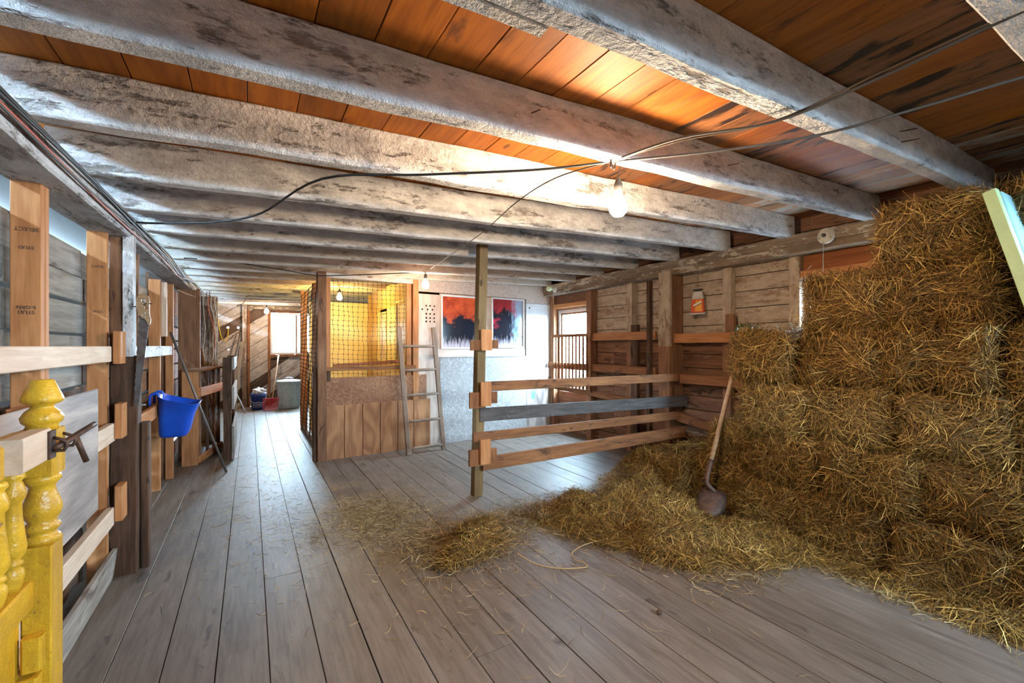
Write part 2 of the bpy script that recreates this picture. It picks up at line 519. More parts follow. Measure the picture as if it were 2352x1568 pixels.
def cut(o, cyls):
    """drill round holes (centre, axis, radius, length) through o and keep the drilled mesh"""
    tmp = []
    for c, ax, r, L in cyls:
        v, f = lathe_data([(r, -L / 2), (r, L / 2)], 12)
        q = Vector((0, 0, 1)).rotation_difference(Vector(ax)).to_matrix().to_4x4()
        k = mesh_obj('drill', v, f, None, None, Matrix.Translation(Vector(c)) @ q)
        md = o.modifiers.new('drill', 'BOOLEAN'); md.operation = 'DIFFERENCE'; md.object = k; md.solver = 'EXACT'
        tmp.append(k)
    dg = bpy.context.evaluated_depsgraph_get(); dg.update()
    me = bpy.data.meshes.new_from_object(o.evaluated_get(dg))
    o.modifiers.clear(); o.data = me
    for k in tmp:
        WM.pop(k, None); bpy.data.objects.remove(k)

# ------------------------------------------------------------------ levels of the old, slightly sloping building
def zl(y): return 2.245 + .0165 * (y - 1.5)
def joist_z(x, y): return zl(y) + (x + .64) / 5.04 * (2.475 - zl(y))

# ------------------------------------------------------------------ ground, floor
gr = mesh_obj('ground', [(-60, -60, -.6), (60, -60, -.6), (60, 60, -.6), (-60, 60, -.6)], [(0, 1, 2, 3)], M['snow'])
tag(gr, kind='structure')
floor = root('floor', (1.9, 5, 0), kind='structure')
bx('subfloor', M['void'], -.95, 4.75, -2.6, 12.4, -.12, -.045, floor)
known = {(-1, 0): [2.443], (0, 0): [3.121], (1, 0): [3.812], (4, 0): [1.832], (9, 0): [1.757]}
xs0 = .076 - .207 * 5
k = 0
while xs0 + .207 * k < 4.72:
    x0 = xs0 + .207 * k; x1 = x0 + .207
    idx = k - 5
    cuts = sorted([-2.6, 12.35] + {-1: [2.443, 7.1], 0: [3.121, 8.0], -2: [4.7, 9.3], 1: [3.812, 7.6], 4: [1.832, 5.0, 9.6], 9: [1.757, 5.6]}.get(idx, [R.uniform(-1.2, .2), R.uniform(4.6, 6.2), R.uniform(8, 10)]))
    for y0, y1 in zip(cuts[:-1], cuts[1:]):
        g = R.choice((.0010, .0013, .0018, .0028))
        dz = R.uniform(-.0022, .0016)
        bx('board', M['floor'], x0 + g, x1 - g, y0 + .0015, y1 - .0015, -.04, dz, floor, cham=.002)
    k += 1

# ------------------------------------------------------------------ ceiling: planks over joists
ceil = root('ceiling', (1.9, 5, 2.6), kind='structure')
x = -.95
while x < 4.7:
    wdt = .188
    cuts = [-2.6, R.choice((-.28, .42)), R.choice((2.2, 3.5, 4.8)), R.choice((7.4, 8.7, 10.0)), 12.4]
    for y0, y1 in zip(cuts[:-1], cuts[1:]):
        mid = (y0 + y1) / 2
        if x > 3.35: mt = M['ceil_pale'] if y0 > .3 and R.random() < .85 else M['ceil_stain']
        elif x > 1.75: mt = M['ceil_stain'] if y1 < 2.4 and y0 < .3 or R.random() < .5 else M['ceil']
        else: mt = M['ceil']
        xc = x + wdt / 2
        dz = R.uniform(0, .002)
        board('plank', mt, (xc, y0 + .001, joist_z(xc, y0) + .212 + dz), (xc, y1 - .001, joist_z(xc, y1) + .212 + dz),
              (1, 0, .045), wdt - .003, .022, ceil, cham=.002)
    x += wdt
JY = [-1.05, -.37, .285] + [.87 + .645 * i for i in range(18)]
for i, y in enumerate(JY):
    yc = y + .039
    far = y > 4.3
    board('joist', M['joist_far'] if far else M['joist'], (-.80, yc, joist_z(-.80, yc) + .1), (4.40, yc, joist_z(4.40, yc) + .1),
          (-.045, 0, 1), .2, .08 if not far else .07, ceil, seg=26 if not far else 10, wob=.007 if not far else .002, cham=.007)
board('joist_splice', M['joist'], (-.8, .972, joist_z(-.8, .97) + .075), (.68, .972, joist_z(.68, .97) + .085), (-.045, 0, 1), .17, .045, ceil, seg=8, wob=.004)
for (x, y, z, dy) in ((2.78, .863, 2.47, -.06), (2.77, .863, 2.52, -.055), (2.35, 1.50, 2.49, -.05), (1.0, 1.5, 2.42, -.04)):
    tube('nail', M['rust'], [(x, y + .03, z), (x + .01, y + dy, z - .012)], .003, ceil, k=0)

# roof over the ceiling keeps daylight out
tag(bx('roof', M['void'], -2.6, 4.9, -2.6, 12.6, 3.0, 3.05), kind='structure')

# ------------------------------------------------------------------ right wall
wr = root('wall_right', (4.6, 2, 0), kind='structure')
WIN_R = [(5.24, 6.06, .76, 2.06), (1.30, 2.08, 1.00, 2.06)]
z = 0.0
row = 0
while z < 2.78:
    hgt = .172 + R.uniform(-.012, .012)
    brk = sorted([-2.6, -.9, R.choice((.55, 1.0)), 2.12, R.choice((2.95, 3.62)), 4.75, 6.45])
    spans = list(zip(brk[:-1], brk[1:]))
    out = []
    for s0, s1 in spans:
        segs = [(s0, s1)]
        for (w0, w1, z0, z1) in WIN_R:
            if z + hgt > z0 + .03 and z < z1 - .03:
                ns = []
                for a, b_ in segs:
                    if b_ <= w0 or a >= w1: ns.append((a, b_)); continue
                    if a < w0: ns.append((a, w0))
                    if b_ > w1: ns.append((w1, b_))
                segs = ns
        out += segs
    for s0, s1 in out:
        if s1 - s0 < .05: continue
        if z > 2.30: mt = M['wall_brown']
        elif z > 1.50 and s0 > 2.0: mt = M['wall_white']
        else: mt = M['wall_brown']
        dx = R.uniform(0, .006)
        bx('plank', mt, 4.592 + dx, 4.614 + dx, s0 + .001, s1 - .001, z + .0035, z + hgt - .0035, wr, cham=.003)
    z += hgt
    row += 1
bx('backing', M['void'], 4.625, 4.635, 2.1, 5.2, 0, 2.8, wr)  # backing added to stop sky leaking through the plank gaps
bx('backing', M['void'], 4.625, 4.635, 1.2, 2.1, 2.1, 2.8, wr)
bx('backing', M['void'], 4.625, 4.635, 5.2, 12.4, 2.1, 2.8, wr)
bx('backing', M['void'], 4.625, 4.635, 5.2, 6.1, 0, .72, wr)
bx('backing', M['void'], 4.625, 4.635, 6.1, 12.4, 0, 2.1, wr)
bx('backing', M['void'], 4.625, 4.635, -2.6, 1.2, 0, 2.8, wr)
# plate beam along the wall, in two stepped courses
board('plate_beam', M['plate'], (4.43, -2.6, 2.44), (4.43, 6.25, 2.44), (0, 0, 1), .10, .16, wr, seg=30, wob=.006, cham=.008)
board('plate_beam', M['plate'], (4.445, -2.6, 2.355), (4.445, 6.25, 2.355), (0, 0, 1), .085, .15, wr, seg=30, wob=.005, cham=.008)
# post and studs
bx('post', M['wall_white'], 4.345, 4.385, 3.545, 3.715, 1.45, 2.36, wr, seg=8, wob=.004)
bx('post', M['brown'], 4.385, 4.59, 3.54, 3.72, 0, 2.34, wr, seg=6, wob=.003)
bx('post', M['brown'], 4.345, 4.385, 3.545, 3.715, 0, 1.45, wr, seg=6, wob=.003)
bx('stanchion', M['dark'], 4.27, 4.33, 3.79, 3.84, .02, 2.27, wr, seg=6, wob=.002)
for y, d, mt in ((2.865, .10, 'wall_white'), (2.165, .10, 'wall_white'), (4.30, .11, 'wall_white')):
    bx('stud', M[mt], 4.50, 4.588, y, y + d, 1.55, 2.33, wr, seg=6, wob=.003)
    bx('stud', M['brown'], 4.505, 4.588, y, y + d, 0, 1.55, wr, seg=5, wob=.003)
bx('stud_block', M['brown'], 4.455, 4.505, 2.80, 2.90, 1.60, 1.80, wr)
bx('stud_block', M['dark'], 4.45, 4.505, 4.16, 4.28, .05, 1.74, wr)
bx('stud', M['brown'], 4.47, 4.588, 5.11, 5.22, 0, 2.31, wr, seg=4, wob=.002)
bx('stud', M['brown'], 4.50, 4.588, 6.10, 6.20, 0, 2.31, wr)
bx('stud', M['brown'], 4.50, 4.588, 1.20, 1.29, 0, 2.33, wr)
# boards above the two windows
for y0, y1 in ((5.22, 6.10), (1.25, 2.16)):
    bx('header_panel', M['redwood'] if y0 < 3 else M['brown'], 4.56, 4.585, y0, y1, 2.15, 2.32, wr)
    bx('header_strip', M['pine'], 4.50, 4.585, y0, y1, 2.095, 2.165, wr)
# rails nailed to the studs
bx('rail', M['pine'], 4.41, 4.448, 2.62, 3.54, 1.49, 1.60, wr)
bx('rail', M['pine_dirty'], 4.41, 4.448, 2.5, 3.45, 1.01, 1.12, wr)
board('rail', M['pine_dirty'], (4.43, 2.5, .50), (4.43, 3.5, .60), (0, 0, 1), .11, .038, wr)
bx('rail', M['pine'], 4.43, 4.468, 3.84, 5.04, 1.535, 1.645, wr)
bx('rail', M['pine_dirty'], 4.43, 4.468, 3.84, 6.18, 1.075, 1.18, wr)
board('rail', M['pine_dirty'], (4.45, 4.1, .70), (4.45, 6.18, .78), (0, 0, 1), .09, .038, wr)

def window(n, fn, w, h, mat_frame, fr=.05, mull=None, parent_kind='structure', depth=.06, sash=None):
    """window_<n>: fn(u, v, d) gives the world point u across, v up, d out of the wall"""
    r_ = root('window_%d' % n, fn(w / 2, 0, 0), kind='structure')
    ux = Vector(fn(1, 0, 0)) - Vector(fn(0, 0, 0)); uz = Vector((0, 0, 1))
    def rail_(nm, mt, u0, v0, u1, v1, wid, t, d):
        horiz = abs(u1 - u0) > abs(v1 - v0)
        return board(nm, mt, fn(u0, v0, d), fn(u1, v1, d), uz if horiz else ux, wid, t, r_, cham=.003)
    rail_('frame', mat_frame, 0, h - fr / 2, w, h - fr / 2, fr, depth, 0)
    rail_('frame', mat_frame, 0, fr / 2, w, fr / 2, fr, depth, 0)
    rail_('frame', mat_frame, fr / 2, fr, fr / 2, h - fr, fr, depth, 0)
    rail_('frame', mat_frame, w - fr / 2, fr, w - fr / 2, h - fr, fr, depth, 0)
    if sash is not None:
        s = .03
        rail_('sash', sash, fr, h - fr - s / 2, w - fr, h - fr - s / 2, s, depth * .6, -.01)
        rail_('sash', sash, fr, fr + s / 2, w - fr, fr + s / 2, s, depth * .6, -.01)
        rail_('sash', sash, fr + s / 2, fr + s, fr + s / 2, h - fr - s, s, depth * .6, -.01)
        rail_('sash', sash, w - fr - s / 2, fr + s, w - fr - s / 2, h - fr - s, s, depth * .6, -.01)
    for m_ in (mull or ()):
        if m_[0] == 'v': rail_('mullion', m_[2], m_[1], fr, m_[1], h - fr, .04, depth * .6, .01)
        else: rail_('mullion', m_[2], fr, m_[1], w - fr, m_[1], .04, depth * .6, .01)
    board('pane', M['glass'], fn(fr * .5, h / 2, -.005), fn(w - fr * .5, h / 2, -.005), uz, h - fr, .004, r_, cham=.0005)
    return r_
window(1, lambda u, v, d: (4.60 - d, 5.24 + u, .76 + v), .82, 1.30, M['whitepanel'], .045, None, sash=M['pine_dirty'])
window(2, lambda u, v, d: (4.60 - d, 1.30 + u, 1.0 + v), .78, 1.06, M['whitepanel'], .045)

# ------------------------------------------------------------------ left wall
wl = root('wall_left', (-.86, 2, 0), kind='structure')
rows = [(0.02, .17), (.20, .36), (.385, .56), (.58, .77), (.80, .99), (1.01, 1.20), (1.225, 1.40), (1.43, 1.515), (1.53, 1.70), (1.715, 1.855), (1.86, 2.02)]
bays = [(-2.6, -.6), (-.6, 1.2), (1.2, 2.60), (2.60, 3.60), (3.60, 5.62), (5.62, 7.0), (7.0, 9.2), (9.2, 12.2)]
for bi, (y0, y1) in enumerate(bays):
    for z0, z1 in rows:
        j = R.uniform(-.012, .012)
        mt = R.choice((M['grey'], M['grey'], M['grey_yellow'])) if z0 > 1.15 else R.choice((M['grey'], M['brown'], M['dark']))
        if y0 > 3.5: mt = R.choice((M['brown'], M['grey'], M['dark']))
        if y0 > 6.9: mt = R.choice((M['brown'], M['dark']))
        dx = R.uniform(-.012, .012)
        if z0 > 1.8 and y0 > 5: z1 = 2.2
        bx('plank', mt, -.892 + dx, -.868 + dx, y0 + .004, y1 - .004, max(0, z0 + j * .5), z1 + j * .5, wl, cham=.004)
for i in range(14):
    bx('lean_to_board', M['grey'], -2.53, -2.50, -2.6, 12.4, -.5 + .24 * i, -.5 + .24 * i + .236, wl)
bx('lean_to_end', M['void'], -2.50, -.9, 12.4, 12.42, -.5, 3.0, wl)
bx('lean_to_end', M['void'], -2.50, -.9, 5.4, 5.42, -.5, 2.0, wl)
bx('lean_to_end', M['grey'], -2.50, -.9, -2.62, -2.6, .9, 3.0, wl)  # added to cut the light entering the lean-to, low mouth left open
# girder that carries the joists
board('girder', M['girder'], (-.745, -2.6, zl(-2.6) - .07), (-.745, 3.62, zl(3.62) - .07), (0, 0, 1), .135, .20, wl, seg=24, wob=.006, cham=.01)
board('girder', M['girder'], (-.745, 3.62, zl(3.62) - .07), (-.745, 12.2, zl(12.2) - .07), (0, 0, 1), .135, .20, wl, seg=24, wob=.006, cham=.01)
# pine studs with grade stamps
def stud(y, x0, x1, z0, z1, mt='pine', t=.038):
    return bx('stud', M[mt], x0, x1, y, y + t, z0, z1, wl, cham=.003)
s1 = stud(2.558, -.8325, -.742, 0, 2.145); stud(2.598, -.8325, -.740, .9, 2.142)
s2 = stud(3.534, -.835, -.742, 0, 2.16)
stud(1.90, -.835, -.742, 0, 2.13); stud(.9, -.835, -.742, 0, 2.12)
stud(4.30, -.83, -.725, 0, 2.19, 'brown')
stud(5.58, -.865, -.772, 0, 2.12); stud(5.62, -.772, -.725, 1.55, 2.10, 'pine_pale')
stud(6.02, -.79, -.72, 0, 2.13, 'pine'); stud(6.07, -.85, -.77, 0, 2.1, 'brown')
for sy, zt, body, sz in ((2.5572, 1.93, 'SELECT', .022), (2.5572, 1.855, 'STUD', .018), (2.5572, 1.60, 'STUD\nS-GRN', .02), (3.5332, 1.93, 'SELECT', .018), (3.5332, 1.66, 'STUD', .018)):
    text_obj('stamp', M['ink'], body, sz, axes((-.785, sy, zt), (-1, 0, 0), (0, 0, -1)), wl)
# barn post: squared dark timber with a painted face board above
bx('post', M['dark'], -.755, -.615, 3.63, 3.75, 0, 1.39, wl, seg=8, wob=.005, cham=.008)
bx('post', M['brown'], -.755, -.69, 3.64, 3.75, 1.39, 2.14, wl, seg=6, wob=.003)
bx('post_face', M['joist'], -.69, -.635, 3.62, 3.70, 1.385, 2.25, wl, seg=8, wob=.004)
bx('post_stub', M['dark'], -.615, -.57, 3.70, 3.78, 0, .95, wl, seg=6, wob=.005, cham=.008)
# rails and blocks
bx('rail', M['pine_pale'], -.741, -.703, 2.44, 3.44, 1.358, 1.45, wl)
bx('rail', M['pine_pale'], -.741, -.703, .7, 2.44, 1.358, 1.45, wl)
bx('rail', M['pine_pale'], -.741, -.703, 1.0, 3.52, .875, .985, wl)
bx('rail', M['pine_pale'], -.741, -.703, 1.0, 3.50, .372, .480, wl)
board('kick_board', M['grey'], (-.735, 1.2, .095), (-.735, 3.62, .095), (.12, 0, 1), .19, .028, wl)
for z0, z1, yy in ((1.345, 1.54, 3.46), (.89, 1.10, 3.50), (.39, .60, 3.50)):
    bx('rail_block', M['pine'], -.703, -.665, yy, yy + .125, z0, z1, wl)
bx('rail', M['joist'], -.735, -.697, 3.76, 5.75, 1.362, 1.452, wl)
bx('rail', M['pine'], -.735, -.697, 3.76, 5.86, .825, .935, wl)
bx('stud_block', M['pine'], -.76, -.71, 2.30, 2.42, 1.05, 1.22, wl)
tube('nail', M['rust'], [(-.63, 3.61, 1.70), (-.555, 3.585, 1.725), (-.535, 3.57, 1.72)], .0035, wl, k=0)
tube('nail', M['galv'], [(-.61, 3.66, 1.07), (-.58, 3.65, 1.072)], .004, wl, k=0)
# far bays of the left wall
bx('cover_panel', M['brown'], -.79, -.60, 7.0, 7.03, 0, 2.18, wl)
bx('stud', M['brown'], -.60, -.56, 7.0, 7.06, 0, 2.2, wl)
bx('stud', M['wall_diag'], -.63, -.42, 8.0, 8.05, 0, 2.2, wl, seg=5, wob=.004)
bx('stud', M['brown'], -.70, -.60, 9.0, 9.05, 0, 2.2, wl)

# ------------------------------------------------------------------ far wall with diagonal planks
wb = root('wall_back', (.5, 12.25, 0), kind='structure')
def clip(poly, x0, x1, z0, z1):
    for axis, lim, sgn in ((0, x0, 1), (0, x1, -1), (1, z0, 1), (1, z1, -1)):
        out = []
        for i in range(len(poly)):
            p, q = poly[i], poly[(i + 1) % len(poly)]
            pi_, qi = sgn * (p[axis] - lim) >= 0, sgn * (q[axis] - lim) >= 0
            if pi_: out.append(p)
            if pi_ != qi:
                t = (lim - p[axis]) / (q[axis] - p[axis])
                out.append((p[0] + (q[0] - p[0]) * t, p[1] + (q[1] - p[1]) * t))
        poly = out
        if len(poly) < 3: return []
    return poly
ang = math.radians(35)
ux_, uz_ = math.cos(ang), math.sin(ang)
nx_, nz_ = -uz_, ux_
holes = [(-.44, 1.89, .025), (-.235, 1.89, .022), (-.43, 1.37, .014)]
regions = [(-1.0, .43, 0, 2.7), (.43, 1.11, 0, 1.25), (.43, 1.11, 2.27, 2.7), (1.11, 1.2, 0, 2.7), (1.2, 1.9, 0, 1.25), (1.2, 1.9, 2.27, 2.7), (1.9, 2.0, 0, 2.7)]
for (rx0, rx1, rz0, rz1) in regions:
    q = -4.0
    while q < 5.0:
        wdt = .235
        c0, c1 = q + .005, q + wdt - .005
        pl = []
        for s_, c_ in ((-6, c0), (6, c0), (6, c1), (-6, c1)):
            pl.append((s_ * ux_ + c_ * nx_, s_ * uz_ + c_ * nz_))
        pc = clip(pl, rx0, rx1, rz0, rz1)
        if pc:
            cx = sum(p[0] for p in pc) / len(pc); cz = sum(p[1] for p in pc) / len(pc)
            mt4 = axes((cx, 12.205 + R.uniform(0, .010), cz), (ux_, 0, uz_), (nx_, 0, nz_))
            loc = [((p[0] - cx) * ux_ + (p[1] - cz) * uz_, (p[0] - cx) * nx_ + (p[1] - cz) * nz_) for p in pc]
            o = prism('plank', M['diag_white'] if R.random() < .42 else M['diag_dark'], loc, .015, mt4, wb)
            hs = [h for h in holes if rx0 < h[0] < rx1 and c0 < h[0] * nx_ + h[1] * nz_ < c1]
            if hs:
                cut(o, [((h[0], 12.21, h[1]), (0, 1, 0), h[2], .2) for h in hs])
        q += wdt
bk = bx('backing', M['void'], -1.0, .45, 12.245, 12.255, 0, 2.75, wb)  # dark sheet added to block daylight behind the diagonal gaps
cut(bk, [((h[0], 12.25, h[1]), (0, 1, 0), h[2], .2) for h in holes])
bx('backing', M['void'], .45, 1.09, 12.245, 12.255, 0, 1.22, wb)
bx('backing', M['void'], .45, 1.09, 12.245, 12.255, 2.30, 2.75, wb)
bx('backing', M['void'], 1.09, 1.22, 12.245, 12.255, 0, 2.75, wb)
bx('backing', M['void'], 1.22, 2.0, 12.245, 12.255, 0, 1.22, wb)
bx('backing', M['void'], 1.22, 2.0, 12.245, 12.255, 2.30, 2.75, wb)
bx('stud', M['wall_diag'], -.159, -.062, 12.12, 12.19, 0, 2.45, wb, seg=6, wob=.004)
bx('stud', M['pine_dirty'], -.055, .0, 12.13, 12.19, 0, 2.33, wb)
bx('stud', M['pine_dirty'], .374, .43, 12.13, 12.19, 0, 2.33, wb)
bx('header', M['plate'], -.05, 2.0, 12.12, 12.19, 2.34, 2.44, wb, seg=8, wob=.004)
bx('header', M['pine_dirty'], .43, 1.12, 12.14, 12.19, 2.27, 2.31, wb)
bx('window_board', M['pine_dirty'], .40, 1.15, 12.14, 12.19, 1.18, 1.245, wb)
bx('side_boards', M['void'], 2.0, 4.7, 12.2, 12.25, 0, 2.8, wb)
window(6, lambda u, v, d: (1.20 + u, 12.20 - d, 1.25 + v), .70, 1.01, M['whitepanel'], .05)
window(3, lambda u, v, d: (.43 + u, 12.20 - d, 1.25 + v), .70, 1.01, M['whitepanel'], .05, [('v', .57, M['brown'])])

# ------------------------------------------------------------------ partition with the netted opening and the hen house front
PA = math.atan(.066); CA, SA = math.cos(PA), math.sin(PA)
def PW(s, off, z): return (.83 + s * CA + off * SA, 6.0 + s * SA - off * CA, z)
PX = Vector((CA, SA, 0))
wp = root('wall_partition', (.83, 6.0, 0), kind='structure')
def pb(name, mat, s0, s1, z0, z1, off, t, parent=None, seg=1, wob=0.0, cham=.003):
    """board on the partition: near face at off, thickness t behind it"""
    mid = off - t / 2
    par = parent or wp
    if (s1 - s0) >= (z1 - z0):
        return board(name, mat, PW(s0, mid, (z0 + z1) / 2), PW(s1, mid, (z0 + z1) / 2), (0, 0, 1), z1 - z0, t, par, seg, wob, cham)
    return board(name, mat, PW((s0 + s1) / 2, mid, z0), PW((s0 + s1) / 2, mid, z1), PX, s1 - s0, t, par, seg, wob, cham)
pb('post', M['brown'], -.105, -.002, 0, 2.38, .05, .10, seg=5, wob=.002)
pb('jamb_strip', M['dark'], -.148, -.107, 0, 1.18, .0, .06)
pb('latch_plate', M['rust'], -.172, -.150, .92, 1.12, .02, .012)
pb('stud', M['pine'], 0, .058, 1.05, 2.37, .0, .05)
pb('stud', M['pine'], 1.075, 1.146, 1.0, 2.38, .0, .05)
pb('stud', M['pine'], 1.160, 1.243, .69, 2.40, .03, .06)
pb('plate_board', M['joist_far'], 0, 1.24, 2.335, 2.40, .02, .06, seg=6, wob=.004)
pb('rail', M['pine_dirty'], -.012, 1.192, 1.134, 1.186, .055, .04)
pb('rail_block', M['dark'], .0, .055, 1.0, 1.134, .02, .03)
pb('strand_board', M['osb_brown'], 0, 1.371, .66, 1.045, .014, .014)
gs = [0, .222, .457, .69, .935, 1.172, 1.426]
for a, b_ in zip(gs[:-1], gs[1:]):
    pb('panel', M['ply_brown'], a + .003, b_ - .003, 0.0, .69, .028, .013)
pb('panel_back', M['dark'], 0, 1.42, 0.0, .68, .012, .006)
hp = pb('plywood_panel', M['ply_pale'], 1.246, 1.586, 0, 2.21, .0, .016)
hl = []
for ri, (zz, ss) in enumerate(((2.04, (1.372, 1.432, 1.50)), (1.985, (1.31, 1.395, 1.47)), (1.922, (1.372, 1.432, 1.50)), (1.862, (1.372, 1.432, 1.497)), (1.81, (1.37, 1.432, 1.50)))):
    for s_ in ss:
        hl.append((PW(s_, 0, zz), (-SA, CA, 0), .0135, .1))
cut(hp, hl)
pb('strand_board', M['osb_grey'], 1.586, 3.18, 0, 1.29, .012, .014)
pb('strand_board', M['osb_pale'], 1.246, 3.79, 2.24, 2.56, .012, .014)
pb('plywood_panel', M['ply_pale'], 1.59, 3.17, 1.30, 2.235, -.012, .012)
pb('sill_board', M['ply_pale'], 1.54, 3.13, 1.285, 1.405, .03, .02)
wp_white = pb('door_panel', M['whitepanel'], 3.17, 3.79, .92, 2.175, .014, .018)
cut(wp_white, [(PW(3.24, 0, 2.10), (-SA, CA, 0), .016, .1)])
pb('strand_board', M['osb_pale'], 3.17, 3.79, 2.18, 2.245, .010, .012)
lowp = pb('plywood_panel', M['ply_grey'], 3.185, 3.79, 0, .918, .010, .012)
for an in (-.9, .05, .9):
    c = Vector(PW(3.32, .0125, .62))
    d_ = PX * math.sin(an) + Vector((0, 0, 1)) * math.cos(an)
    board('spray_mark', M['bluepaint'], c - d_ * .07, c + d_ * .07, PX.cross(d_).cross(d_), .022, .002, wp, cham=.0005)
pb('corner_strip', M['whitepanel'], 3.765, 3.80, .9, 2.5, .05, .05)
def pane_window(n, s0, s1, z0, z1, mat):
    r_ = root('window_%d' % n, PW((s0 + s1) / 2, 0, z0), kind='structure')
    f = .022
    pb('frame', M['whitepanel'], s0, s1, z1 - f, z1, .03, .035, r_)
    pb('frame', M['whitepanel'], s0, s1, z0, z0 + f, .03, .035, r_)
    pb('frame', M['whitepanel'], s0, s0 + f, z0 + f, z1 - f, .03, .035, r_)
    pb('frame', M['whitepanel'], s1 - f, s1, z0 + f, z1 - f, .03, .035, r_)
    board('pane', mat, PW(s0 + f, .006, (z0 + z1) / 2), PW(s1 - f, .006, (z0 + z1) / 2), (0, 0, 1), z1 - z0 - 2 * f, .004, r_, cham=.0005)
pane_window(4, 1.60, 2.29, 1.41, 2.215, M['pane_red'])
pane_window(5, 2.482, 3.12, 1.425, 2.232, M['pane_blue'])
# back of the hen house, dark inside
bx('inner_lining', M['brown'], 2.08, 4.6, 7.2, 7.22, 0, 2.4, wp)
# aviary room behind the net
bx('yellow_sheet', M['yellow_wall'], .90, 1.93, 8.46, 8.48, 0, 2.25, wp)
bx('side_sheet', M['amber'], 1.95, 1.97, 6.12, 8.45, 0, 1.22, wp)
bx('side_sheet', M['amber'], 1.95, 1.97, 6.12, 8.45, 2.08, 2.45, wp)
bx('side_sheet', M['amber'], 1.95, 1.97, 7.78, 8.45, 1.22, 2.08, wp)
bx('side_sheet', M['yellow_wall'], 1.952, 1.968, 6.74, 7.30, 1.22, 2.08, wp)
bx('side_sheet', M['ply_pale'], 1.955, 1.965, 7.30, 7.78, 1.22, 2.0, wp)
bx('side_sheet', M['ply_pale'], 1.955, 1.965, 6.12, 6.74, 1.22, 2.08, wp)
for y0, y1, z0, z1 in ((7.76, 7.80, 1.22, 2.02), (7.28, 7.31, 1.22, 2.02), (7.28, 7.80, 2.0, 2.03), (7.28, 7.80, 1.2, 1.23), (6.70, 6.74, 1.2, 2.14), (6.15, 6.74, 2.11, 2.14)):
    bx('side_frame', M['yellow_wall'], 1.93, 1.955, y0, y1, z0, z1, wp)
bx('corner_stud', M['amber'], 1.90, 1.95, 8.40, 8.45, 0, 2.4, wp)
for i in range(3):
    for j in range(4):
        bx('slot', M['void'], 1.9505, 1.9535, 6.86 + j * .085, 6.88 + j * .085, 1.66 + i * .075, 1.70 + i * .075, wp, cham=.0005)
# passage side of the aviary
bx('post', M['pine'], .755, .86, 8.36, 8.44, 0, 2.40, wp)
bx('post', M['brown'], .79, .88, 7.02, 7.10, 0, 2.38, wp)
bx('post', M['amber'], .775, .80, 6.45, 6.49, 0, 2.36, wp)
bx('sole_board', M['grey'], .765, .80, 6.05, 8.4, 0, .09, wp)

# poultry netting: knotted plastic mesh
def net(name, fn, w, h, cell, label, sag=.0):
    verts, faces = [], []
    nu, nv = max(2, round(w / cell)), max(2, round(h / cell))
    P = [[None] * (nv + 1) for _ in range(nu + 1)]
    for i in range(nu + 1):
        for j in range(nv + 1):
            u, v = w * i / nu, h * j / nv
            du = .006 * math.sin(i * 1.3 + j * .7) + .004 * math.sin(j * 1.9)
            dv = -sag * math.sin(PI * i / nu) * (.4 + .6 * (1 - j / nv)) + .004 * math.sin(i * .9 + j * 1.7)
            P[i][j] = Vector(fn(u + du, v + dv, .008 * math.sin(i * .8 + j * .5)))
    c = Vector(fn(w / 2, h / 2, 0))
    def add(a, b_, r_, n_=4):
        vv, ff = tube_data([a - c, b_ - c], r_, n_, len(verts))
        verts.extend(vv); faces.extend(ff)
    for i in range(nu + 1):
        for j in range(nv + 1):
            if j < nv: add(P[i][j], P[i][j + 1], .0023)
            if i < nu: add(P[i][j], P[i + 1][j], .0019)
            p = P[i][j]
            base = len(verts)
            for dx in ((1, 0, 0), (-1, 0, 0), (0, 1, 0), (0, -1, 0), (0, 0, 1), (0, 0, -1)):
                verts.append(p - c + Vector(dx) * .0085)
            for f in ((0, 2, 4), (2, 1, 4), (1, 3, 4), (3, 0, 4), (2, 0, 5), (1, 2, 5), (3, 1, 5), (0, 3, 5)):
                faces.append(tuple(base + q for q in f))
    o = mesh_obj(name, verts, faces, M['net'], None, Matrix.Translation(c))
    return tag(o, label, 'netting', kind='thing')
net('poultry_netting', lambda u, v, d: PW(.03 + u, -.012 + d, .985 + v), 1.07, 1.37, .063, 'black plastic poultry netting stretched across the yellow-lit opening', .03)
net('poultry_netting', lambda u, v, d: (.752 + d, 6.1 + u, .1 + v), 2.26, 2.2, .063, 'black plastic poultry netting along the right side of the passage')
# loose wood on the net rail
st = board('wooden_stick', M['redwood'], PW(.10, -.05, 1.195), PW(1.02, -.16, 1.235), (0, 0, 1), .045, .03)
tag(st, 'reddish brown square stick lying behind the netting above the rail', 'stick')

# ------------------------------------------------------------------ rail fence in mid room
fe = root('rail_fence', (1.895, 3.83, 0), 'brown wooden rail fence on a tall square post in the middle of the room', 'fence')
FP0, FP1 = Vector((1.895, 3.83, 0)), Vector((1.940, 3.80, 2.44))
board('post', M['post'], FP0, FP1, (1, 0, 0), .089, .089, fe, seg=4, wob=.001)
FDIR = (Vector((4.33, 3.46, 0)) - Vector((1.93, 3.775, 0))).normalized()
FN = Vector((FDIR.y, -FDIR.x, 0))      # towards the camera
def frail(name, mat, z0l, z1l, z0r, z1r, xl, xr, off):
    a = Vector((1.93, 3.775, 0)) + FDIR * xl + FN * off; b_ = Vector((1.93, 3.775, 0)) + FDIR * xr + FN * off
    a.z = (z0l + z1l) / 2; b_.z = (z0r + z1r) / 2
    return board(name, mat, a, b_, (0, 0, 1), ((z1l - z0l) + (z1r - z0r)) / 2, .038, fe, seg=4, wob=.002)
frail('rail', M['pine_dirty'], 1.015, 1.107, 1.035, 1.128, -.01, 2.44, .02)
rdk = frail('rail', M['greyboard'], .716, .860, .742, .850, -.03, 2.60, .0)
rdk['label'] = 'dark grey board'
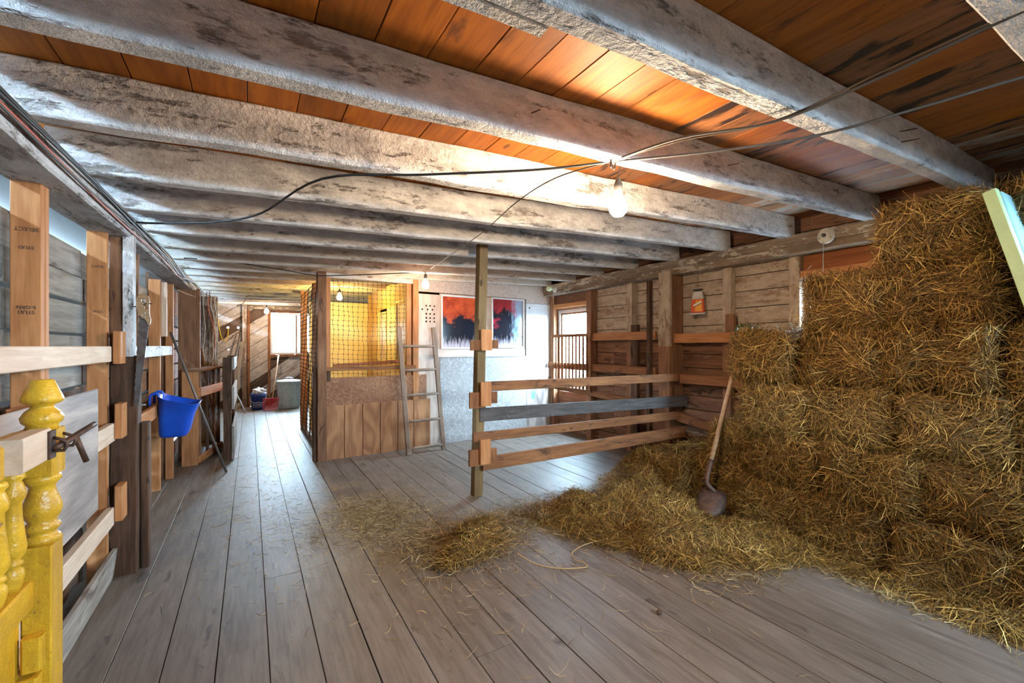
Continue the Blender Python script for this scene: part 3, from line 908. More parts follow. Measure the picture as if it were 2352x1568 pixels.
frail('rail', M['pine_dirty'], .535, .622, .585, .676, -.10, 2.44, .02)
frail('rail', M['pine_dirty'], .248, .392, .375, .490, -.01, 2.55, .025)
def fblock(s, z0, z1, w, off, mt='pine_dirty'):
    a = Vector((1.905, 3.80, 0)) + FDIR * s + FN * off
    board('bracket_block', M[mt], (a.x, a.y, z0), (a.x, a.y, z1), FDIR, w, .036, fe)
for z0, z1, s in ((1.41, 1.61, .045), (.88, 1.11, .035), (.33, .565, .03)):
    fblock(s, z0, z1, .105, .094, 'pine')
    fblock(s - .07, z0 + (.0 if z0 > 1 else -.02), z1 - .10, .16, .055)
    fblock(s + .065, z0 + .02, z1 - .10, .13, .056)

# ------------------------------------------------------------------ ladder
ld = root('ladder', PW(1.26, .3, 0), 'old grey wooden ladder leaning on the partition beside the netted opening', 'ladder')
Lf, Lt = Vector((1.816, 5.705, .0)), Vector(PW(.935, .075, 1.712))
Rf, Rt = Vector((2.34, 5.765, .0)), Vector(PW(1.448, .075, 1.722))
for a, b_ in ((Lf, Lt), (Rf, Rt)):
    board('side_rail', M['ladder'], a, b_, (1, 0, 0), .062, .04, ld, seg=4, wob=.002)
for z in (.075, .43, .78, 1.12, 1.45):
    a = Lf.lerp(Lt, z / 1.71); b_ = Rf.lerp(Rt, z / 1.72)
    tube('rung', M['ladder'], [a, a.lerp(b_, .5), b_], .019, ld, n=8, k=2)

# ------------------------------------------------------------------ left foreground: yellow spindle gate
gt = root('spindle_gate', (-.53, 1.835, 0), 'chipped yellow turned-spindle gate in the left foreground', 'gate')
lathe('newel_cap', M['yellow'], [(.0235, 1.351), (.026, 1.348), (.0455, 1.298), (.047, 1.290), (.042, 1.283), (.026, 1.275), (.026, 1.268), (.037, 1.258), (.047, 1.240), (.044, 1.225), (.034, 1.216), (.040, 1.203)], (-.53, 1.835, 0), 24, gt)
bx('newel_block', M['yellow'], -.573, -.489, 1.793, 1.877, 1.072, 1.205, gt, cham=.010)
lathe('newel_turning', M['yellow'], [(.034, 1.073), (.040, 1.066), (.042, 1.055), (.034, 1.043), (.028, 1.034), (.030, 1.020), (.041, .985), (.044, .965), (.038, .945), (.030, .931), (.038, .922), (.041, .914), (.036, .905), (.029, .897), (.036, .890), (.043, .880), (.040, .872), (.036, .866)], (-.53, 1.835, 0), 24, gt)
bx('stile', M['yellow'], -.562, -.497, 1.790, 1.880, .02, .868, gt, seg=3, wob=.001)
bx('top_rail', M['yellow'], -.59, -.53, .75, 1.80, 1.105, 1.205, gt, cham=.012)
bx('bottom_rail', M['yellow'], -.585, -.535, .75, 1.795, .695, .775, gt, cham=.006)
for i in range(9):
    y = 1.735 - .1 * i
    lathe('spindle', M['yellow'], [(.016, 1.106), (.024, 1.098), (.026, 1.088), (.018, 1.078), (.021, 1.072), (.028, 1.045), (.026, 1.030), (.019, 1.020), (.020, .98), (.029, .895), (.026, .875), (.016, .861), (.021, .856), (.023, .849), (.016, .842), (.023, .832), (.025, .815), (.020, .792), (.015, .775)], (-.56, y, 0), 16, gt)
for i in range(5):
    bx('lower_slat', M['yellow'], -.585, -.56, 1.60 - .19 * i, 1.78 - .19 * i, .06, .70, gt)
bx('cleat', M['yellow'], -.552, -.508, 1.752, 1.790, .53, .625, gt, cham=.006)
bx('cleat', M['yellow'], -.562, -.515, 1.745, 1.790, .30, .515, gt, cham=.006)
bx('latch_block', M['pine_pale'], -.545, -.497, 1.60, 1.785, 1.122, 1.212, gt)
bolt = bx('bolt_plate', M['rust'], -.497, -.490, 1.755, 1.80, 1.125, 1.205, gt)
tube('bolt_rod', M['rust'], [(-.478, 1.755, 1.158), (-.462, 1.90, 1.176), (-.45, 1.99, 1.188)], .009, gt, n=8, k=2)
tube('bolt_handle', M['rust'], [(-.466, 1.865, 1.172), (-.445, 1.885, 1.085)], .008, gt, n=8, k=0)
for y in (1.775, 1.85):
    tube('bolt_staple', M['rust'], [(-.497, y, 1.15), (-.468, y, 1.145), (-.462, y, 1.17), (-.49, y, 1.185)], .005, gt, k=2)

# grey plywood sheet on the rails
ps = board('plywood_sheet', M['ply_grey'], (-.690, 1.70, .91), (-.690, 3.09, .91), (0, 0, 1), .635, .012)
tag(ps, 'dusty grey plywood sheet fixed on the left rails behind the yellow gate', 'board')

# handsaw on its nail
sw = root('handsaw', (-.58, 3.6, 1.74), 'old handsaw with wooden grip hanging on the dark barn post', 'saw')
blade = [(-.627, 1.075), (-.602, 1.075), (-.566, 1.50), (-.552, 1.60), (-.60, 1.655)]
teeth = []
for i in range(27):
    t_ = i / 26
    teeth.append((-.600 - .027 * (1 - t_) - (.004 if i % 2 else 0) * 1.0 + .0 * t_, 1.655 - (1 - t_) * .58))
bl = [(-.604, 1.075)] + [(-.5655 + 0, 1.48), (-.552, 1.60), (-.585, 1.66)] + list(reversed(teeth))
bl = [(x + .58, z - 1.4) for x, z in bl]
prism('blade', M['steel'], bl, .0022, axes((-.58, 3.592, 1.4), (1, 0, 0), (0, 0, 1)), sw)
hd = [(-.617, 1.70), (-.613, 1.755), (-.598, 1.783), (-.575, 1.785), (-.556, 1.77), (-.549, 1.735), (-.551, 1.68), (-.548, 1.640), (-.543, 1.62), (-.547, 1.592), (-.560, 1.588), (-.562, 1.607), (-.575, 1.625), (-.592, 1.632), (-.600, 1.65)]
hd = [(x + .58, z - 1.7) for x, z in hd]
ho = prism('grip', M['handle'], hd, .022, axes((-.58, 3.592, 1.7), (1, 0, 0), (0, 0, 1)), sw)
cut(ho, [((-.578, 3.592, 1.738), (0, 1, 0), .014, .1), ((-.571, 3.592, 1.715), (0, 1, 0), .012, .1), ((-.566, 3.592, 1.695), (0, 1, 0), .010, .1)])
for x, z in ((-.585, 1.648), (-.572, 1.66), (-.570, 1.638)):
    lathe('screw', M['galv'], [(.004, -.013), (.004, .0135)], (x, 3.592, z), 8, sw, rot=Matrix.Rotation(PI / 2, 4, 'X'))

# blue feeder hung over a rail
fd = root('feed_bucket', (-.57, 5.02, .64), 'bright blue plastic feed bucket hooked over the left rail', 'bucket')
def rrect(x0, x1, y0, y1, r, z, n=4):
    pts = []
    for cx, cy, a0 in ((x1 - r, y1 - r, 0), (x0 + r, y1 - r, PI / 2), (x0 + r, y0 + r, PI), (x1 - r, y0 + r, 1.5 * PI)):
        for i in range(n + 1):
            a = a0 + PI / 2 * i / n
            pts.append((cx + r * math.cos(a), cy + r * math.sin(a), z))
    return pts
def bucket_ring(f, ins, lip=0.0):
    x1 = -.485 + .085 * f + lip; y0 = 4.87 - .05 * f - lip; y1 = 5.17 + .05 * f + lip
    pts = rrect(-.693 + ins, x1 - ins, y0 + ins, y1 - ins, .06, 0)
    out = []
    for px_, py_, _ in pts:
        k = (px_ + .693) / .30
        top = 1.015 - .085 * min(1, k * 2.2) if f > .99 else None
        z = .64 + .375 * f if top is None else top
        out.append((px_, py_, z))
    return out
rings = [bucket_ring(0, .01), bucket_ring(.08, 0), bucket_ring(.5, 0), bucket_ring(1, 0), bucket_ring(1, -.006), bucket_ring(1, .006), bucket_ring(.5, .006), bucket_ring(.06, .008)]
rings[4] = [(x, y, z + .004) for x, y, z in rings[4]]
v = [Vector(p) - Vector((-.57, 5.02, .64)) for r_ in rings for p in r_]
n_ = len(rings[0]); f = []
for i in range(len(rings) - 1):
    for q in range(n_):
        f.append((i * n_ + q, i * n_ + (q + 1) % n_, (i + 1) * n_ + (q + 1) % n_, (i + 1) * n_ + q))
f.append(tuple(reversed(range(n_)))); f.append(tuple(range((len(rings) - 1) * n_, len(rings) * n_)))
mesh_obj('body', v, f, M['blue'], fd, Matrix.Translation(Vector((-.57, 5.02, .64))), True)
for y in (4.91, 5.12):
    tube('hook', M['blue'], [(-.690, y, .985), (-.695, y, 1.025), (-.72, y, 1.035), (-.748, y, 1.01), (-.752, y, .93)], .012, fd, n=8, k=3)

# iron rod leaning by the studs
rd_ = tube('iron_rod', M['rod'], [(-.231, 5.99, .006), (-.476, 5.885, .80), (-.715, 5.78, 1.60)], .012, n=8, k=1)
tag(rd_, 'long thin iron rod leaning from the floor against the left studs', 'rod')

# manger box and stall front by the passage
mg = root('manger_box', (-.6, 6.8, 0), 'open pine manger box against the left wall behind the leaning rod', 'box')
bx('front_panel', M['pine'], -.705, -.54, 6.55, 6.575, 0, 1.14, mg)
board('top_board', M['brown'], (-.62, 6.53, 1.155), (-.42, 7.45, 1.155), (1, -.2, 0), .18, .03, mg)
for z0, z1, mt in ((.83, .94, 'pine'), (.02, .10, 'pine')):
    board('side_rail', M[mt], (-.53, 6.57, (z0 + z1) / 2), (-.345, 7.45, (z0 + z1) / 2), (0, 0, 1), z1 - z0, .035, mg)
for i, t_ in enumerate((.12, .45, .75, 1.0)):
    px_, py_ = -.55 + .185 * t_, 6.57 + .88 * t_
    bx('side_slat', M['dark' if i % 2 else 'brown'], px_ - .03, px_ + .0, py_, py_ + .08, 0, 1.13, mg)
sf = root('stall_front', (-.24, 6.66, 0), 'rough dark stall post with boards running back along the passage', 'stall')
bx('post', M['dark'], -.292, -.20, 6.62, 6.70, 0, 1.31, sf, seg=8, wob=.007)
for z0, z1 in ((1.15, 1.30), (.65, .93), (.20, .43), (.01, .20)):
    bx('board', M['grey'], -.199, -.172, 6.60, 8.0, z0, z1, sf)
bx('post', M['dark'], -.292, -.20, 7.92, 7.98, 0, 1.31, sf)

# ------------------------------------------------------------------ far end things
tc_ = root('trash_can', (.79, 11.5, 0), 'ribbed galvanised metal trash can with lid under the far window', 'trash can')
v, f = lathe_data([(.208, 0.0), (.212, .03), (.222, .05)], 48)
mesh_obj('foot', v, f, M['galv'], tc_, Matrix.Translation(Vector((.79, 11.5, 0))), True)
v, f = lathe_data([(.220, .05), (.228, .10), (.246, .54), (.250, .575)], 96, flute=.022, nf=24)
mesh_obj('body', v, f, M['galv'], tc_, Matrix.Translation(Vector((.79, 11.5, 0))))
lathe('rim', M['galv'], [(.252, .575), (.260, .585), (.260, .605), (.252, .612)], (.79, 11.5, 0), 40, tc_)
lid = lathe('lid', M['galv'], [(.268, .610), (.270, .635), (.25, .652), (.12, .672), (.0, .676)], (.79, 11.5, 0), 40, tc_)
tube('lid_handle', M['galv'], [(.71, 11.5, .668), (.73, 11.49, .71), (.79, 11.48, .72), (.85, 11.49, .71), (.87, 11.5, .668)], .010, lid, k=3)

pl_ = root('plastic_pail', (.165, 11.6, 0), 'navy blue plastic pail with white lettering on the far floor', 'bucket')
lathe('body', M['navy'], [(.128, 0), (.135, .01), (.150, .30), (.160, .302), (.160, .335), (.152, .338), (.156, .37), (.150, .372), (.146, .34), (.13, .03)], (.165, 11.6, 0), 32, pl_)
tube('bail', M['white_plastic'], [(.005, 11.6, .31), (.03, 11.47, .20), (.165, 11.43, .165), (.30, 11.47, .20), (.325, 11.6, .31)], .004, pl_)
lg = Vector((.165, 11.6 - .150, .115)); fw = Matrix.Translation(lg)
text_obj('lettering', M['white_plastic'], "LOWE'S", .06, axes((.165, 11.6 - .1435, .115), (1, 0, 0), (0, 0, 1)), pl_, bend=.1445)
gab = [(-.11, .07), (-.11, .155), (-.06, .165), (0, .195), (.06, .165), (.11, .155), (.11, .07), (-.11, .07)]
gp = []
for (a0, z0), (a1, z1) in zip(gab[:-1], gab[1:]):
    for i in range(5):
        a = a0 + (a1 - a0) * i / 4; zz = z0 + (z1 - z0) * i / 4
        rr = .137 + (.150 - .137) * zz / .3 + .003
        th = a / .145
        gp.append((.165 + rr * math.sin(th), 11.6 - rr * math.cos(th), zz))
tube('logo_outline', M['white_plastic'], gp, .0025, pl_, n=4, k=0)
rng = np.random.default_rng(3)
bm = bmesh.new()
bmesh.ops.create_icosphere(bm, subdivisions=3, radius=1)
for q in bm.verts:
    n3 = math.sin(q.co.x * 7 + 1) * math.sin(q.co.y * 6 + 2) * .22 + math.sin(q.co.z * 9 + q.co.x * 5) * .14 + R.uniform(-.05, .05)
    q.co = Vector((q.co.x * .125, q.co.y * .12, q.co.z * .10)) * (1 + n3)
me = bpy.data.meshes.new('crumpled_bag'); bm.to_mesh(me); bm.free(); me.materials.append(M['bagwhite'])
tag(link('crumpled_bag', me, None, Matrix.Translation(Vector((.18, 11.6, .40)))), 'crumpled white bag stuffed in the top of the navy pail', 'bag')

rf = root('manure_fork', (.40, 11.25, 0), 'red plastic manure fork with wooden handle standing before the pail', 'fork')
ha, hb = Vector((.44, 11.35, .24)), Vector((.60, 12.08, 1.24))
tube('handle', M['handle'], [ha, ha.lerp(hb, .5), hb], .016, rf, n=8, k=2)
fk0, fk1 = Vector((.41, 11.30, .27)), Vector((.375, 11.13, .012))
bx('head_bar', M['red_plastic'], .255, .565, 11.285, 11.31, .245, .275, rf)
for i in range(17):
    x0 = .262 + .296 * i / 16
    x1 = .250 + .255 * i / 16
    tube('tine', M['red_plastic'], [(x0, 11.297, .26), (x0 + (x1 - x0) * .35, 11.24, .10), (x1, 11.12, .012)], .0055, rf, n=5, k=2)
for x0, x1 in ((.255, .245), (.565, .512)):
    board('side_guard', M['red_plastic'], (x0, 11.29, .26), ((x0 + x1) / 2, 11.2, .08), (0, -1, .5), .09, .008, rf)
bx('head_socket', M['red_plastic'], .415, .445, 11.27, 11.29, .15, .28, rf)

# boards and poles leaning at the far left
tag(board('leaning_board', M['grey'], (-.30, 11.6, .02), (-.16, 12.08, 1.55), (1, 0, 0), .07, .02), 'grey narrow board leaning on the far diagonal wall', 'board')
tag(tube('leaning_pole', M['rod'], [(-.42, 11.5, .012), (-.30, 11.8, .9), (-.20, 12.08, 1.80)], .014, n=8, k=1), 'dark slim pole leaning on the far diagonal wall', 'pole')
tag(tube('leaning_stick', M['white_plastic'], [(-.075, 11.1, .008), (-.20, 10.9, .35), (-.31, 10.7, .62)], .012, n=8, k=1), 'pale blue grey short stick slanting beside the stall front', 'stick')
tag(board('leaning_board', M['dark'], (-.60, 11.5, .02), (-.72, 12.1, 1.62), (1, 0, 0), .08, .025), 'dark board leaning in the far left corner', 'board')
tag(tube('leaning_pole', M['brown'], [(-.40, 7.75, .012), (-.50, 7.85, .7), (-.62, 7.95, 1.42)], .014, n=8, k=1), 'brown pole leaning behind the manger box', 'pole')

# ------------------------------------------------------------------ crib side at the right window
cr = root('crib_side', (4.40, 5.5, .76), 'slatted wooden crib side standing before the bright right window', 'crib side')
bx('top_rail', M['pine_dirty'], 4.385, 4.42, 5.02, 6.00, 1.60, 1.645, cr)
bx('bottom_rail', M['pine_dirty'], 4.385, 4.42, 5.02, 6.00, .755, .79, cr)
for i in range(12):
    y = 5.04 + .94 * i / 11
    tube('spindle', M['pine_dirty'], [(4.402, y, .78), (4.402, y, 1.61)], .015, cr, n=8, k=0)

# fly trap bag on the right wall
ft = root('fly_trap', (4.36, 3.17, 2.0), 'clear hanging fly trap bag of orange bait with a yellow label', 'fly trap')
fa = axes((4.36, 3.17, 1.93), (.25, -.97, 0), (0, 0, 1))
def pouch(name, mat, pts, t):
    n = len(pts); v = []; f = []
    for dz, k in ((-t / 2, .86), (-t / 4, 1.0), (t / 4, 1.0), (t / 2, .86)):
        v += [(x * k, y * (k * .5 + .5), dz) for x, y in pts]
    for i in range(3):
        f += [(i * n + q, i * n + (q + 1) % n, (i + 1) * n + (q + 1) % n, (i + 1) * n + q) for q in range(n)]
    f.append(tuple(reversed(range(n)))); f.append(tuple(range(3 * n, 4 * n)))
    return mesh_obj(name, v, f, mat, ft, fa)
pouch('bait', M['liquid'], [(-.078, -.09), (-.068, -.10), (.068, -.10), (.078, -.09), (.062, .055), (-.062, .055)], .05)
pouch('bag', M['film'], [(-.062, .055), (.062, .055), (.058, .13), (.035, .145), (-.035, .145), (-.058, .13)], .03)
prism('hem', M['film'], [(-.082, -.118), (.082, -.118), (.08, -.098), (-.08, -.098)], .008, fa, ft)
prism('cap', M['black'], [(-.03, .142), (.03, .142), (.03, .155), (.052, .158), (.052, .166), (-.052, .166), (-.052, .158), (-.03, .155)], .05, fa, ft)
fl_ = fa @ Matrix.Translation(Vector((0, 0, .0265)))
prism('label', M['label_yellow'], [(-.025, -.085), (.055, -.085), (.05, .04), (-.012, .04)], .002, fl_, ft)
prism('label_band', M['label_white'], [(-.04, -.03), (.055, .012), (.05, .030), (-.04, -.008)], .003, fl_, ft)
prism('label_band', M['ink'], [(-.036, -.037), (.052, .0), (.052, .007), (-.036, -.030)], .003, fl_, ft)
tube('string', M['twine'], [(4.36, 3.17, 2.09), (4.362, 3.17, 2.2), (4.37, 3.17, 2.31)], .002, ft, k=2)

# porcelain lamp holders on the plate beam
lh = root('lamp_holder', (4.345, 1.873, 2.42), 'round porcelain lamp holder with pull chain on the right beam', 'lamp holder')
rotY = Matrix.Rotation(-PI / 2, 4, 'Y')
lathe('base', M['porcelain'], [(.070, 0), (.070, .012), (.058, .026), (.034, .032), (.030, .055), (.020, .056), (.018, .03), (0, .028)], (4.348, 1.873, 2.42), 28, lh, rot=rotY)
lathe('socket', M['socket'], [(.015, .0), (.015, .045), (.0, .045)], (4.33, 1.873, 2.42), 12, lh, rot=rotY)
tube('pull_chain', M['galv'], [(4.31, 1.88, 2.37), (4.30, 1.88, 2.2), (4.30, 1.88, 2.10)], .0022, lh, k=2)
for y in (1.83, 1.92):
    lathe('screw', M['rust'], [(.005, 0), (.005, .004)], (4.322, y, 2.40), 8, lh, rot=rotY)
l2 = root('lamp_holder', (4.345, 5.86, 2.40), 'lamp holder with an unlit greenish bulb above the crib side', 'lamp holder')
lathe('base', M['porcelain'], [(.06, 0), (.06, .012), (.045, .03), (.028, .05), (.0, .052)], (4.348, 5.86, 2.40), 20, l2, rot=rotY)
lathe('bulb', M['bulb_off'], [(.014, .045), (.02, .06), (.045, .10), (.048, .13), (.03, .165), (0, .175)], (4.348, 5.86, 2.40), 20, l2, rot=rotY)
tube('pull_string', M['whitecable'], [(4.30, 5.84, 2.36), (4.30, 5.84, 2.24)], .003, l2, k=0)

# ------------------------------------------------------------------ hanging bulbs
def bulb(loc, hook, mat, label, r=.046):
    x, y, z = loc
    b_ = root('hanging_bulb', (x, y, z + .14), label, 'light bulb')
    lathe('bulb', mat, [(0, -r), (r * .55, -r * .85), (r * .92, -r * .4), (r, 0), (r * .9, r * .5), (r * .6, r * 1.1), (.016, r * 1.7), (.014, r * 1.9)], loc, 20, b_)
    lathe('socket', M['socket'], [(.017, r * 1.75), (.021, r * 1.85), (.021, r * 2.6), (.012, r * 3.1), (.006, r * 3.3)], loc, 14, b_)
    tube('flex', M['twine'], [(x, y, z + r * 3.2), (x + .004, y, z + r * 3.2 + (hook[2] - z - r * 3.2) * .5), hook], .0035, b_, k=4)
    return b_
bulb((1.588, 1.61, 2.145), (1.595, 1.60, 2.352), M['bulb_warm'], 'large lit bulb hanging in the middle of the room')
bulb((1.94, 5.40, 2.235), (1.89, 5.36, 2.40), M['bulb_soft'], 'lit bulb hanging before the partition above the ladder')
bulb((1.21, 7.30, 2.215), (1.21, 7.32, 2.41), M['bulb_yellow'], 'yellow lit bulb hanging behind the netting', .042)
bulb((.32, 11.2, 2.22), (.33, 11.22, 2.435), M['bulb_end'], 'small lit bulb hanging at the far end of the passage')

# ------------------------------------------------------------------ cables
def cable(name, mat, pts, r, label, cat='cable', k=6):
    return tag(tube(name, mat, pts, r, None, 6, k), label, cat)
HK = (1.50, 1.575, 2.345)
cable('overhead_cable', M['greycable'], [HK, (1.60, 1.25, 2.352), (1.735, .92, 2.315), (1.77, .6, 2.33), (1.785, .3, 2.352), (1.80, -.2, 2.36)], .0055, 'grey cable from the big bulb up to the top right corner')
cable('overhead_cable', M['twine'], [HK, (1.62, 1.27, 2.352), (1.74, .94, 2.322), (1.765, .55, 2.345), (1.78, .2, 2.36)], .003, 'thin brown flex twisted along the grey overhead cable')
cable('overhead_cable', M['greycable'], [HK, (1.80, 1.22, 2.33), (2.03, .91, 2.33), (2.16, .6, 2.345), (2.26, .37, 2.365), (2.4, 0, 2.36)], .0055, 'grey cable below the first, running right under the beams')
cable('swag_cable', M['black'], [HK, (1.20, 1.78, 2.315), (.72, 2.05, 2.285), (.30, 2.28, 2.258), (.055, 2.82, 2.195), (-.165, 3.15, 2.195), (-.40, 3.39, 2.21), (-.53, 3.49, 2.216), (-.615, 3.60, 2.235)], .006, 'black cable swagging from the big bulb to the left post')
cable('thin_wire', M['black'], [HK, (1.38, 1.85, 2.335), (1.35, 2.2, 2.30), (1.50, 2.9, 2.31), (1.62, 3.6, 2.33), (1.86, 5.0, 2.38)], .0035, 'thin twisted wire from the big bulb toward the ladder bulb')
hk = tag(tube('wire_hook', M['rust'], [(1.475, 1.55, 2.40), (1.478, 1.545, 2.355), (1.49, 1.56, 2.31), (1.50, 1.57, 2.345), (1.52, 1.57, 2.31), (1.53, 1.565, 2.36)], .004), 'rusty wire hook holding the cables under the beam', 'hook')
# cables stapled along the girder
for i, (mt, dx, dz, r_, lab) in enumerate((('black', .012, .02, .0065, 'black cable along the left girder'), ('black', .010, -.005, .006, 'lower black cable along the left girder'),
                                           ('redcable', .008, -.045, .005, 'faded red cable along the left girder'), ('greycable', .012, -.03, .005, 'grey cable along the left girder'))):
    pts = []
    for q in range(14):
        y = -.8 + q * .72
        zb = zl(y) - .06
        pts.append((-.636 + dx + .006 * math.sin(q * 1.7 + i), y, zb + dz + .014 * math.sin(q * 1.1 + i * 2) - (.05 if y > 4.4 else 0) * (.5 + .5 * math.sin(q * 2.1 + i))))
    cable('girder_cable', M[mt], pts, r_, lab)
cable('yellow_cord', M['yellowcable'], [(-.60, 11.6, 2.42), (-.62, 11.7, 2.20), (-.60, 11.8, 1.95), (-.57, 11.9, 1.72), (-.53, 12.0, 1.60), (-.46, 12.08, 1.60), (-.435, 12.14, 1.75), (-.44, 12.20, 1.89)], .009, 'yellow cord drooping down the far diagonal wall')
cable('red_cord', M['redcable'], [(-.52, 7.9, 2.20), (-.53, 7.92, 2.0), (-.47, 7.92, 1.75), (-.45, 7.93, 1.5), (-.47, 7.94, 1.3)], .006, 'red cord hanging on the cluttered left post')
lab = ['black', 'white', 'grey', 'thin black', 'pale', 'looped white']
for i in range(6):
    mt = ('black', 'whitecable', 'greycable', 'black', 'whitecable', 'whitecable')[i]
    x = -.62 + .035 * i
    pts = [(x, 7.90, 2.26)] + [(x + R.uniform(-.03, .03), 7.95 + R.uniform(-.03, .02), 2.26 - .17 * q) for q in range(1, 6 + i % 3)]
    cable('hanging_wire', M[mt], pts, .005, lab[i] + ' wire dangling on the cluttered left post')
cable('passage_wire', M['twine'], [(.10, 9.3, 2.42), (-.05, 9.6, 2.38), (-.10, 10.0, 2.30), (-.22, 10.3, 2.26)], .006, 'loose brown wire under the passage ceiling')
cable('ceiling_wire', M['black'], [(-.55, 5.3, 2.31), (-.2, 5.6, 2.36), (.3, 5.75, 2.345), (.72, 5.9, 2.33), (1.2, 5.92, 2.38), (1.9, 5.4, 2.40)], .006, 'black wire under the beams toward the netted opening')

# ------------------------------------------------------------------ hay
rng = np.random.default_rng(11)
def nrm(a): return a / np.maximum(np.linalg.norm(a, axis=1, keepdims=True), 1e-9)
def strands(name, P, D, Nn, L, W, curl, mat):
    n = len(P)
    D = nrm(D); S = nrm(np.cross(D, Nn) + rng.normal(0, .35, (n, 3)))
    K = rng.normal(0, 1, (n, 3)); K -= D * (K * D).sum(1, keepdims=True); K = nrm(K) * (L * curl * rng.uniform(.1, 1, n))[:, None]
    V = np.empty((n, 8, 3))
    for i, t in enumerate((-.5, -.17, .17, .5)):
        c = P + D * (t * L)[:, None] + K * (t * t * 4 - .35)
        wv = S * (W * (1.0 if abs(t) < .4 else .6))[:, None] / 2
        V[:, 2 * i] = c - wv; V[:, 2 * i + 1] = c + wv
    me = bpy.data.meshes.new(name)
    me.vertices.add(n * 8); me.vertices.foreach_set('co', V.reshape(-1))
    base = (np.arange(n) * 8)[:, None, None]
    q = np.array([[0, 1, 3, 2], [2, 3, 5, 4], [4, 5, 7, 6]])[None]
    idx = (base + q).reshape(-1)
    me.loops.add(n * 12); me.loops.foreach_set('vertex_index', idx.astype(np.int32))
    me.polygons.add(n * 3)
    me.polygons.foreach_set('loop_start', (np.arange(n * 3) * 4).astype(np.int32))
    me.polygons.foreach_set('loop_total', np.full(n * 3, 4, np.int32))
    me.update(calc_edges=True); me.validate()
    me.materials.append(mat)
    return me

HB = np.array([.475, .240, .190])
def bale_variant(seed):
    g = np.random.default_rng(seed)
    ph = g.uniform(0, 6.28, 12); fr = g.uniform(4, 11, 12)
    def disp(p, n):
        a = np.sin(p[:, 0] * fr[0] + ph[0]) * np.sin(p[:, 1] * fr[1] * 1.6 + ph[1]) + np.sin(p[:, 2] * fr[2] * 1.8 + ph[2] + p[:, 0] * fr[3]) * np.sin(p[:, 1] * 9 + ph[4])
        return a * .022
    def rounded(p):
        r = .075
        inner = np.clip(p, -(HB - r), HB - r)
        d = p - inner
        l = np.linalg.norm(d, axis=1, keepdims=True)
        n = d / np.maximum(l, 1e-6)
        return inner + n * r, n
    # core
    bm = bmesh.new(); bmesh.ops.create_cube(bm, size=2)
    bmesh.ops.subdivide_edges(bm, edges=bm.edges[:], cuts=9, use_grid_fill=True)
    co = np.array([v.co[:] for v in bm.verts]) * HB
    q, n = rounded(co)
    q = q + n * disp(q, n)[:, None] - n * .010 + g.normal(0, .004, q.shape)
    for v, c in zip(bm.verts, q): v.co = c
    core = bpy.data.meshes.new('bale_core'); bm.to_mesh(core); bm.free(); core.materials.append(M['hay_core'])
    core.polygons.foreach_set('use_smooth', [True] * len(core.polygons))
    # stalks
    N = 8600
    fc = g.choice(6, N, p=[.23, .23, .15, .15, .13, .11])
    u = g.uniform(-1, 1, (N, 3))
    for i, (ax, sg) in enumerate(((0, -1), (0, 1), (1, -1), (1, 1), (2, 1), (2, -1))):
        u[fc == i, ax] = sg
    p, n = rounded(u * HB)
    p = p + n * (disp(p, n) + g.uniform(-.016, .034, N) + .02 * (g.random(N) < .12) * g.random(N))[:, None]
    ref = np.where(np.abs(n[:, 2:3]) > .8, np.array([[1., 0, 0]]), np.array([[0, 0, 1.]]))
    t1 = nrm(np.cross(n, ref)); t2 = np.cross(n, t1)
    th = 1.5 * np.sin(p[:, 0] * 5 + p[:, 1] * 8 + ph[5]) + 1.5 * np.sin(p[:, 2] * 11 + p[:, 1] * 4 + ph[6]) + g.normal(0, .62, N)
    D = t1 * np.cos(th)[:, None] + t2 * np.sin(th)[:, None] + n * g.normal(.06, .26, N)[:, None]
    L = g.uniform(.06, .19, N) * np.where(g.random(N) < .06, 1.5, 1); W = g.uniform(.0020, .0046, N)
    st = strands('hay_stalks', p, D, n, L, W, .22, M['straw'])
    return core, st
BV = [bale_variant(100 + i) for i in range(5)]
ORD = ['first', 'second', 'third', 'fourth', 'fifth', 'sixth', 'seventh']
LAYER = ['bottom layer', 'second layer', 'third layer', 'fourth layer', 'fifth layer', 'top layer']
bales = {
    0: [(2.93, 3.92, .02), (2.42, 4.06, -.02), (1.90, 3.93, .03), (1.39, 3.90, -.03), (.88, 3.89, .04), (.37, 3.92, 0)],
    1: [(2.27, 4.10, .03), (1.76, 3.94, -.02), (1.25, 3.91, .03), (.74, 3.93, -.04), (.23, 3.95, 0)],
    2: [(1.87, 3.90, .04), (1.36, 3.94, -.03), (.85, 3.91, .03), (.34, 3.92, 0)],
    3: [(1.92, 3.87, -.04), (1.41, 3.93, .03), (.90, 3.92, -.03), (.39, 3.94, 0)],
    4: [(1.41, 3.92, .04), (.91, 3.94, -.03), (.42, 4.10, 0)],
    5: [(.98, 3.92, .05), (.49, 4.0, 0)],
}
